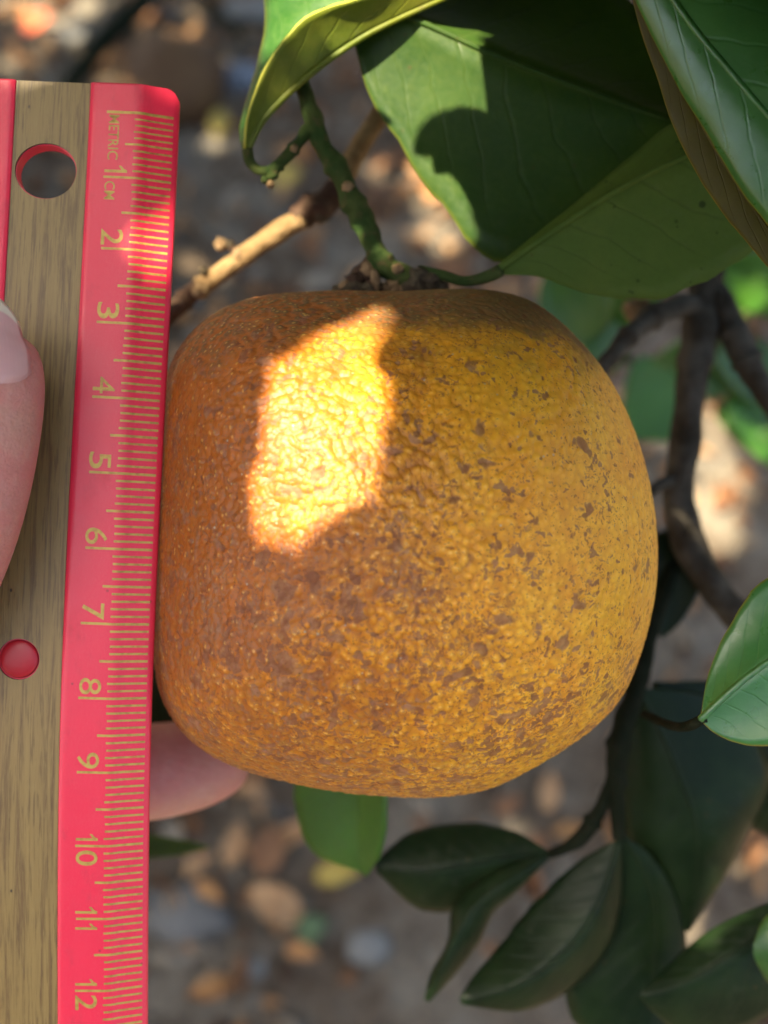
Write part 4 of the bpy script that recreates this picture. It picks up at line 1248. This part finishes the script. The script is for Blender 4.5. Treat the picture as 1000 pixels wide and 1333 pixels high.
r_ = thing('ground_twig', G(250, 30), 'dark thin forked twig lying on the ground at the upper left', 'twig')
tube('stem', [G(255, -30, 0.03), G(285, 18, 0.03), G(310, 34, 0.03), G(350, 36, 0.03)], [0.004, 0.0035, 0.003, 0.002], M['shade_bark'], r_, rough=0.4, freq=120)
tube('fork', [G(300, 30, 0.03), G(312, 48, 0.03), G(318, 62, 0.025)], [0.0025, 0.002, 0.0015], M['shade_bark'], r_, rough=0.4, freq=120)
r_ = thing('ground_twig', G(150, 50), 'dark stick slanting across the ground above the ruler end', 'twig')
tube('stem', [G(205, -30, 0.03), G(175, 12, 0.03), G(140, 50, 0.03), G(100, 95, 0.03), G(60, 150, 0.02)], [0.008, 0.007, 0.007, 0.006, 0.005], M['shade_bark'], r_, rough=0.4, freq=80)


def build_litter():
    """dead leaf scraps, bark flakes and grit that nobody could count"""
    rnd = random.Random(11)
    mats = [M['dry_tan'], M['dry_brown'], M['dry_orange'], M['dry_grey'], M['stone_grey'], M['stone_pale'], M['dark_bark']]
    V, F, MI = [], [], []
    for i in range(16000):
        x, y = rnd.uniform(-0.75, 0.75), rnd.uniform(-0.35, 1.35)
        dens = noise.noise(Vector((x * 5, y * 5, 9)))
        px, py, d = to_px(Vector((x, y, 0)))
        if py > 1150 and px > 380 and rnd.random() < 0.75: continue
        if dens < rnd.uniform(-0.9, -0.05): continue
        z = soil_height(x, y)
        k = rnd.random()
        b = len(V)
        a = rnd.uniform(0, 6.283)
        if k < 0.62:          # leaf scrap: bent little blade
            l = rnd.uniform(0.006, 0.022) * (1.5 if rnd.random() < 0.15 else 1); w = l * rnd.uniform(0.3, 0.6)
            tilt, bend = rnd.uniform(-0.35, 0.35), rnd.uniform(-0.3, 0.5)
            for t, ww in ((0, 0.15), (0.3, 0.9), (0.65, 0.85), (1, 0.08)):
                for s in (-1, 0, 1):
                    u = (t - 0.5) * l; v_ = s * w * 0.5 * ww
                    h = rnd.choice((0.001, 0.004, 0.008)) * (t > 0.2) + abs(s) * 0.2 * w + bend * l * t * (1 - t) + u * tilt * 0.5 + rnd.uniform(-0.0008, 0.0008)
                    V.append((x + u * math.cos(a) - v_ * math.sin(a), y + u * math.sin(a) + v_ * math.cos(a), z + max(0.0005, h + 0.002)))
            for r in range(3):
                for c in range(2):
                    F.append((b + r * 3 + c, b + r * 3 + c + 1, b + r * 3 + c + 4, b + r * 3 + c + 3))
                    MI.append(-1)
            m = rnd.choices([0, 1, 2, 3], [4, 6, 1.8, 2.5])[0]
            MI[-6:] = [m] * 6
        else:                 # grit and clods
            s0 = rnd.uniform(0.0015, 0.006)
            pts = [(1, 0, 0), (-1, 0, 0), (0, 1, 0), (0, -1, 0), (0, 0, 0.8), (0, 0, -0.6)]
            for p in pts:
                q = s0 * rnd.uniform(0.7, 1.3)
                V.append((x + (p[0] * math.cos(a) - p[1] * math.sin(a)) * q, y + (p[0] * math.sin(a) + p[1] * math.cos(a)) * q, z + s0 * 0.4 + p[2] * q))
            for f in ((0, 2, 4), (2, 1, 4), (1, 3, 4), (3, 0, 4), (2, 0, 5), (1, 2, 5), (3, 1, 5), (0, 3, 5)):
                F.append((b + f[0], b + f[1], b + f[2]))
            m = rnd.choices([3, 4, 5, 6, 1], [4, 3, 1.2, 2, 2])[0]
            MI += [m] * 8
    o = mesh_obj('leaf_litter', V, F, mats, smooth=False)
    o.data.polygons.foreach_set('material_index', MI)
    return tag(o, 'grey-brown litter of dead leaf scraps and grit on the soil', 'leaf litter', kind='stuff')


build_litter()

# ------------------------------------------------------------------ the tree overhead, out of view: leaves set to pass sun only at the lit places
SUNLIT = [   # where the photograph shows direct sun (picture outline of the lit places)
    [(352, 496), (400, 456), (462, 418), (488, 404), (488, 596), (468, 640), (424, 672), (355, 690), (322, 682), (338, 640), (354, 590)],
    [(478, 96), (540, 52), (628, 22), (628, 142), (605, 135), (585, 122), (562, 128), (545, 150), (540, 190), (520, 178)],
    [(194, 306), (220, 306), (219, 352), (193, 352)],
    [(266, 362), (330, 306), (396, 268), (400, 295), (330, 340), (275, 382)],
    [(352, -5), (470, -5), (395, 30), (352, 60)],
    [(430, 30), (560, -5), (570, 5), (480, 45), (440, 68)],
    [(912, 560), (930, 520), (955, 600), (975, 640), (930, 690), (905, 640)], [(905, 640), (965, 640), (960, 720), (920, 720)],
    [(890, 1228), (930, 1165), (975, 1110), (1012, 1098), (1012, 1160), (962, 1190), (905, 1228)],
    [(0, 0), (140, 0), (120, 20), (0, 30)], [(40, 35), (75, 35), (75, 55), (45, 55)], [(85, 45), (110, 45), (108, 65), (88, 65)],
    [(135, 85), (165, 85), (165, 108), (135, 108)], [(225, 20), (260, 20), (260, 45), (225, 45)], [(270, 185), (290, 180), (285, 240), (265, 240)],
    [(520, 215), (560, 200), (575, 250), (545, 275)], [(545, 290), (590, 280), (600, 320), (560, 335)], [(450, 300), (470, 300), (470, 330), (450, 330)],
    [(330, 268), (350, 262), (352, 284), (332, 288)], [(236, 338), (252, 332), (256, 350), (238, 352)], [(480, 215), (500, 208), (506, 232), (486, 236)],
    [(575, 262), (600, 250), (612, 292), (588, 300)], [(500, 320), (520, 316), (522, 338), (504, 340)], [(345, 110), (362, 100), (366, 124), (350, 128)], [(180, 12), (205, 8), (206, 26), (184, 30)],
    [(0, 70), (25, 62), (28, 84), (4, 90)], [(905, 735), (925, 730), (940, 760), (918, 765)], [(975, 560), (1000, 560), (1000, 600), (980, 596)], [(660, 1075), (672, 1072), (674, 1084), (662, 1086)],
    [(955, 375), (1000, 370), (1000, 400), (960, 400)], [(300, 230), (340, 215), (335, 260), (305, 265)], [(365, 235), (385, 235), (385, 250), (365, 250)],
]


def in_poly(x, y, poly):
    """x, y arrays; even-odd rule"""
    ins = np.zeros(len(x), dtype=bool)
    n = len(poly)
    for i in range(n):
        (x1, y1), (x2, y2) = poly[i], poly[(i + 1) % n]
        if y1 == y2: continue
        c = ((y1 > y) != (y2 > y)) & (x < (x2 - x1) * (y - y1) / (y2 - y1) + x1)
        ins ^= c
    return ins


def build_tree():
    bpy.context.view_layer.update()
    dg = bpy.context.evaluated_depsgraph_get()
    E1 = SUN.cross(Vector((0, 0, 1))).normalized(); E2 = SUN.cross(E1).normalized()
    def hit(px, py):
        d = (W(px, py, 1.0) - CAM).normalized()
        ok, loc, *_ = sc.ray_cast(dg, CAM, d)
        return loc if ok else None
    def flat(p): return ((p - FC).dot(E1), (p - FC).dot(E2))
    lit_n, lit_f, shade = [], [], []
    for poly in SUNLIT:
        xs = [p[0] for p in poly]; ys = [p[1] for p in poly]
        gx, gy = np.meshgrid(np.arange(min(xs), max(xs) + 1, 6), np.arange(min(ys), max(ys) + 1, 6))
        gx, gy = gx.ravel().astype(float), gy.ravel().astype(float)
        m = in_poly(gx, gy, poly)
        for x, y in zip(gx[m], gy[m]):
            p = hit(x, y)
            if p is None or sc.ray_cast(dg, p + SUN * 0.0008, SUN)[0]: continue      # stands in another thing's shadow anyway
            (lit_n if p.z > 0.2 else lit_f).append(flat(p))
    sx, sy = np.meshgrid(np.arange(-40, 1060, 15.0), np.arange(-40, 1400, 15.0))
    sx, sy = sx.ravel(), sy.ravel()
    keep = np.ones(len(sx), dtype=bool)
    for q in SUNLIT: keep &= ~in_poly(sx, sy, q)
    for x, y in zip(sx[keep], sy[keep]):
        p = hit(x, y)
        if p is not None: shade.append(flat(p) + ((p - FC).dot(SUN), p.z, x, y))
    lit_n, lit_f, shade = np.array(lit_n), np.array(lit_f), np.array(shade)
    sn = shade[shade[:, 3] > 0.2]
    d2 = ((lit_f[:, None, :] - sn[None, :, :2]) ** 2).sum(2).min(1)
    lit = np.concatenate([lit_n, lit_f[d2 > 0.007 ** 2]])      # sunlight that nothing near has to stop
    rnd = random.Random(5)
    prof = [(0, 0.04), (0.12, 0.5), (0.3, 0.9), (0.5, 1.0), (0.7, 0.85), (0.88, 0.45), (1, 0.02)]
    covered = np.zeros(len(shade), dtype=bool)
    V, F, U = [], [], []

    def blade(c, th, ln, wd, lean, tl):
        ax = (E1 * math.cos(th) + E2 * math.sin(th) + SUN * lean).normalized()
        sdv = SUN.cross(ax).normalized(); nr = ax.cross(sdv).normalized()
        sdv = (sdv + nr * tl).normalized(); nr = ax.cross(sdv).normalized()
        P = lambda u, s, w: c + ax * ((u - 0.5) * ln) + sdv * (s * wd * 0.5 * w) + nr * (0.10 * abs(s) * wd * w - 0.10 * ln * 4 * (u - 0.5) ** 2)
        for q in [P(u, s, w) for u, w in prof for s in (1, -1)]:
            X, Y, D = to_px(q)
            if 0.0 < D < 3 and -60 < X < 1060 and -60 < Y < 1393: return None
            if (q - CAM).length < 0.03 or q.z < 0.25: return None
        return P, [flat(P(u, 1, w)) for u, w in prof] + [flat(P(u, -1, w)) for u, w in reversed(prof)]

    def put(P):
        b = len(V)
        for u, w in prof:
            for s in (-1, 0, 1):
                V.append(P(u, s, w)); U.append((0.5 + 0.5 * s, u))
        for r in range(len(prof) - 1):
            for cc in range(2):
                F.append((b + r * 3 + cc, b + r * 3 + cc + 1, b + r * 3 + cc + 4, b + r * 3 + cc + 3))

    # leaves whose long margins make the straight edges of the lit patches
    for (ax_, ay_, bx_, by_, side) in ((496, 400, 496, 600, 1), (631, 20, 631, 142, 1), (340, 500, 342, 600, -1)):
        pa, pb = hit(ax_, ay_), hit(bx_, by_)
        fa, fb = np.array(flat(pa)), np.array(flat(pb))
        d = nrm(fb - fa); pr = np.array((-d[1], d[0]))
        ref = np.array(flat(hit(ax_ + 40 * side, (ay_ + by_) / 2)))
        if np.dot(ref - fa, pr) < 0: pr = -pr
        done = False
        for attempt in range(600):
            ln = rnd.uniform(0.05, 0.09); wd = rnd.uniform(0.018, 0.034)
            c2 = (fa + fb) / 2 + pr * (wd * 0.5 + rnd.uniform(-0.003, 0.002)) + d * rnd.uniform(-0.01, 0.01)
            r = blade(FC + E1 * c2[0] + E2 * c2[1] + SUN * (rnd.uniform(0.09, 0.16) if ay_ < 300 else rnd.uniform(0.30, 0.42)), math.atan2(d[1], d[0]) + rnd.uniform(-0.06, 0.06), ln, wd, rnd.uniform(-0.1, 0.1), 0.0)
            if r is None: continue
            if in_poly(lit_n[:, 0], lit_n[:, 1], r[1])[:].sum() > 16: continue
            covered |= in_poly(shade[:, 0], shade[:, 1], r[1]); put(r[0]); done = True
            break
        print('edge leaf', done)
    order = list(range(len(shade)))
    count = 0
    for rounds in range(6):
        rnd.shuffle(order)
        for i in order:
            if covered[i]: continue
            a0, b0, h0, _, sxi, syi = shade[i]
            near = h0 > -0.12
            for attempt in range(24):
                k = 0.95 ** attempt * (1.0 if rounds < 2 else (0.6 if rounds < 4 else 0.35))
                ln = rnd.uniform(0.055, 0.085) * k; wd = ln * rnd.uniform(0.42, 0.52)
                t = (rnd.uniform(0.08, 0.2) if syi < 345 and sxi > 440 else rnd.uniform(0.5, 0.85) if sxi < 240 else rnd.uniform(0.28 if rounds < 3 else 0.08, 0.5)) if near else rnd.uniform(0.35, 0.95)
                th = rnd.uniform(0, 6.283); off = rnd.uniform(-0.3, 0.3) * ln
                c = FC + E1 * (a0 + math.cos(th) * off) + E2 * (b0 + math.sin(th) * off) + SUN * t
                r = blade(c, th, ln, wd, rnd.uniform(-0.35, 0.35), rnd.uniform(-0.3, 0.3))
                if r is None: continue
                if in_poly(lit[:, 0], lit[:, 1], r[1]).any(): continue
                ins = in_poly(shade[:, 0], shade[:, 1], r[1])
                if not ins[i]: continue
                covered |= ins; put(r[0]); count += 1
                break
    # unseen crown masses added to darken the sky left and beyond the top
    full = 0
    for i in range(2600):
        q = Vector((rnd.gauss(0, 1), rnd.gauss(0, 1), rnd.gauss(0, 1))).normalized() * rnd.uniform(0.5, 1.0)
        c = Vector((-0.62 + 0.62 * q.x, 0.55 + 0.62 * q.y, 1.0 + 0.5 * q.z))
        ln = rnd.uniform(0.06, 0.10)
        r = blade(c, rnd.uniform(0, 6.283), ln, ln * 0.47, rnd.uniform(-0.9, 0.9), rnd.uniform(-0.8, 0.8))
        if r is None or in_poly(lit[:, 0], lit[:, 1], r[1]).any(): continue
        put(r[0]); full += 1
    for i in range(1500):
        q = Vector((rnd.gauss(0, 1), rnd.gauss(0, 1), rnd.gauss(0, 1))).normalized() * rnd.uniform(0.4, 1.0)
        c = Vector((0.05 + 1.1 * q.x, 1.45 + 0.42 * q.y, 0.85 + 0.6 * q.z))
        ln = rnd.uniform(0.09, 0.13)
        r = blade(c, rnd.uniform(0, 6.283), ln, ln * 0.47, rnd.uniform(-0.9, 0.9), rnd.uniform(-0.8, 0.8))
        if r is None or in_poly(lit[:, 0], lit[:, 1], r[1]).any(): continue
        put(r[0]); full += 1
    for i in range(1800):                                    # leaf mass added unseen behind the camera to dim the low sky
        q = Vector((rnd.gauss(0, 1), rnd.gauss(0, 1), rnd.gauss(0, 1))).normalized() * rnd.uniform(0.4, 1.0)
        c = Vector((-0.35 + 1.1 * q.x, -1.15 + 0.42 * q.y, 0.95 + 0.7 * q.z))
        ln = rnd.uniform(0.09, 0.13)
        r = blade(c, rnd.uniform(0, 6.283), ln, ln * 0.47, rnd.uniform(-0.9, 0.9), rnd.uniform(-0.8, 0.8))
        if r is None or in_poly(lit[:, 0], lit[:, 1], r[1]).any(): continue
        put(r[0]); full += 1
    for i in range(1500):                                    # unseen sprays added just above the view to cut skylight on the leaves
        c = W(rnd.uniform(250, 1500), -80 - 900 * rnd.random() ** 2, rnd.uniform(0.06, 0.19))
        ln = rnd.uniform(0.04, 0.075)
        r = blade(c, rnd.uniform(0, 6.283), ln, ln * 0.47, rnd.uniform(-0.6, 0.6), rnd.uniform(-0.5, 0.5))
        if r is None or in_poly(lit[:, 0], lit[:, 1], r[1]).any(): continue
        put(r[0]); full += 1
    print('canopy leaves', count, full, 'near covered', round(float(covered[shade[:, 3] > 0.2].mean()), 3), 'far', round(float(covered[shade[:, 3] <= 0.2].mean()), 3), 'lit', len(lit_n), len(lit_f), len(lit))
    root = thing('citrus_tree', (-0.75, 0.75, 0), 'citrus tree out of view, crown leaves placed to shade the fruit and ground', 'tree')
    tube('trunk', [(-0.75, 0.75, -0.02), (-0.74, 0.74, 0.3), (-0.70, 0.70, 0.6), (-0.62, 0.6, 0.95), (-0.5, 0.45, 1.3)], [0.06, 0.05, 0.042, 0.034, 0.018], M['grey_bark'], root, n=50, sides=20, rough=0.25, freq=25)
    cr = mesh_obj('crown', V, F, M['leaf_canopy'], root, uvs=U)  # canopy together with the leaf masses added to block skylight
    cr['kind'] = 'stuff'
    return root


build_tree()
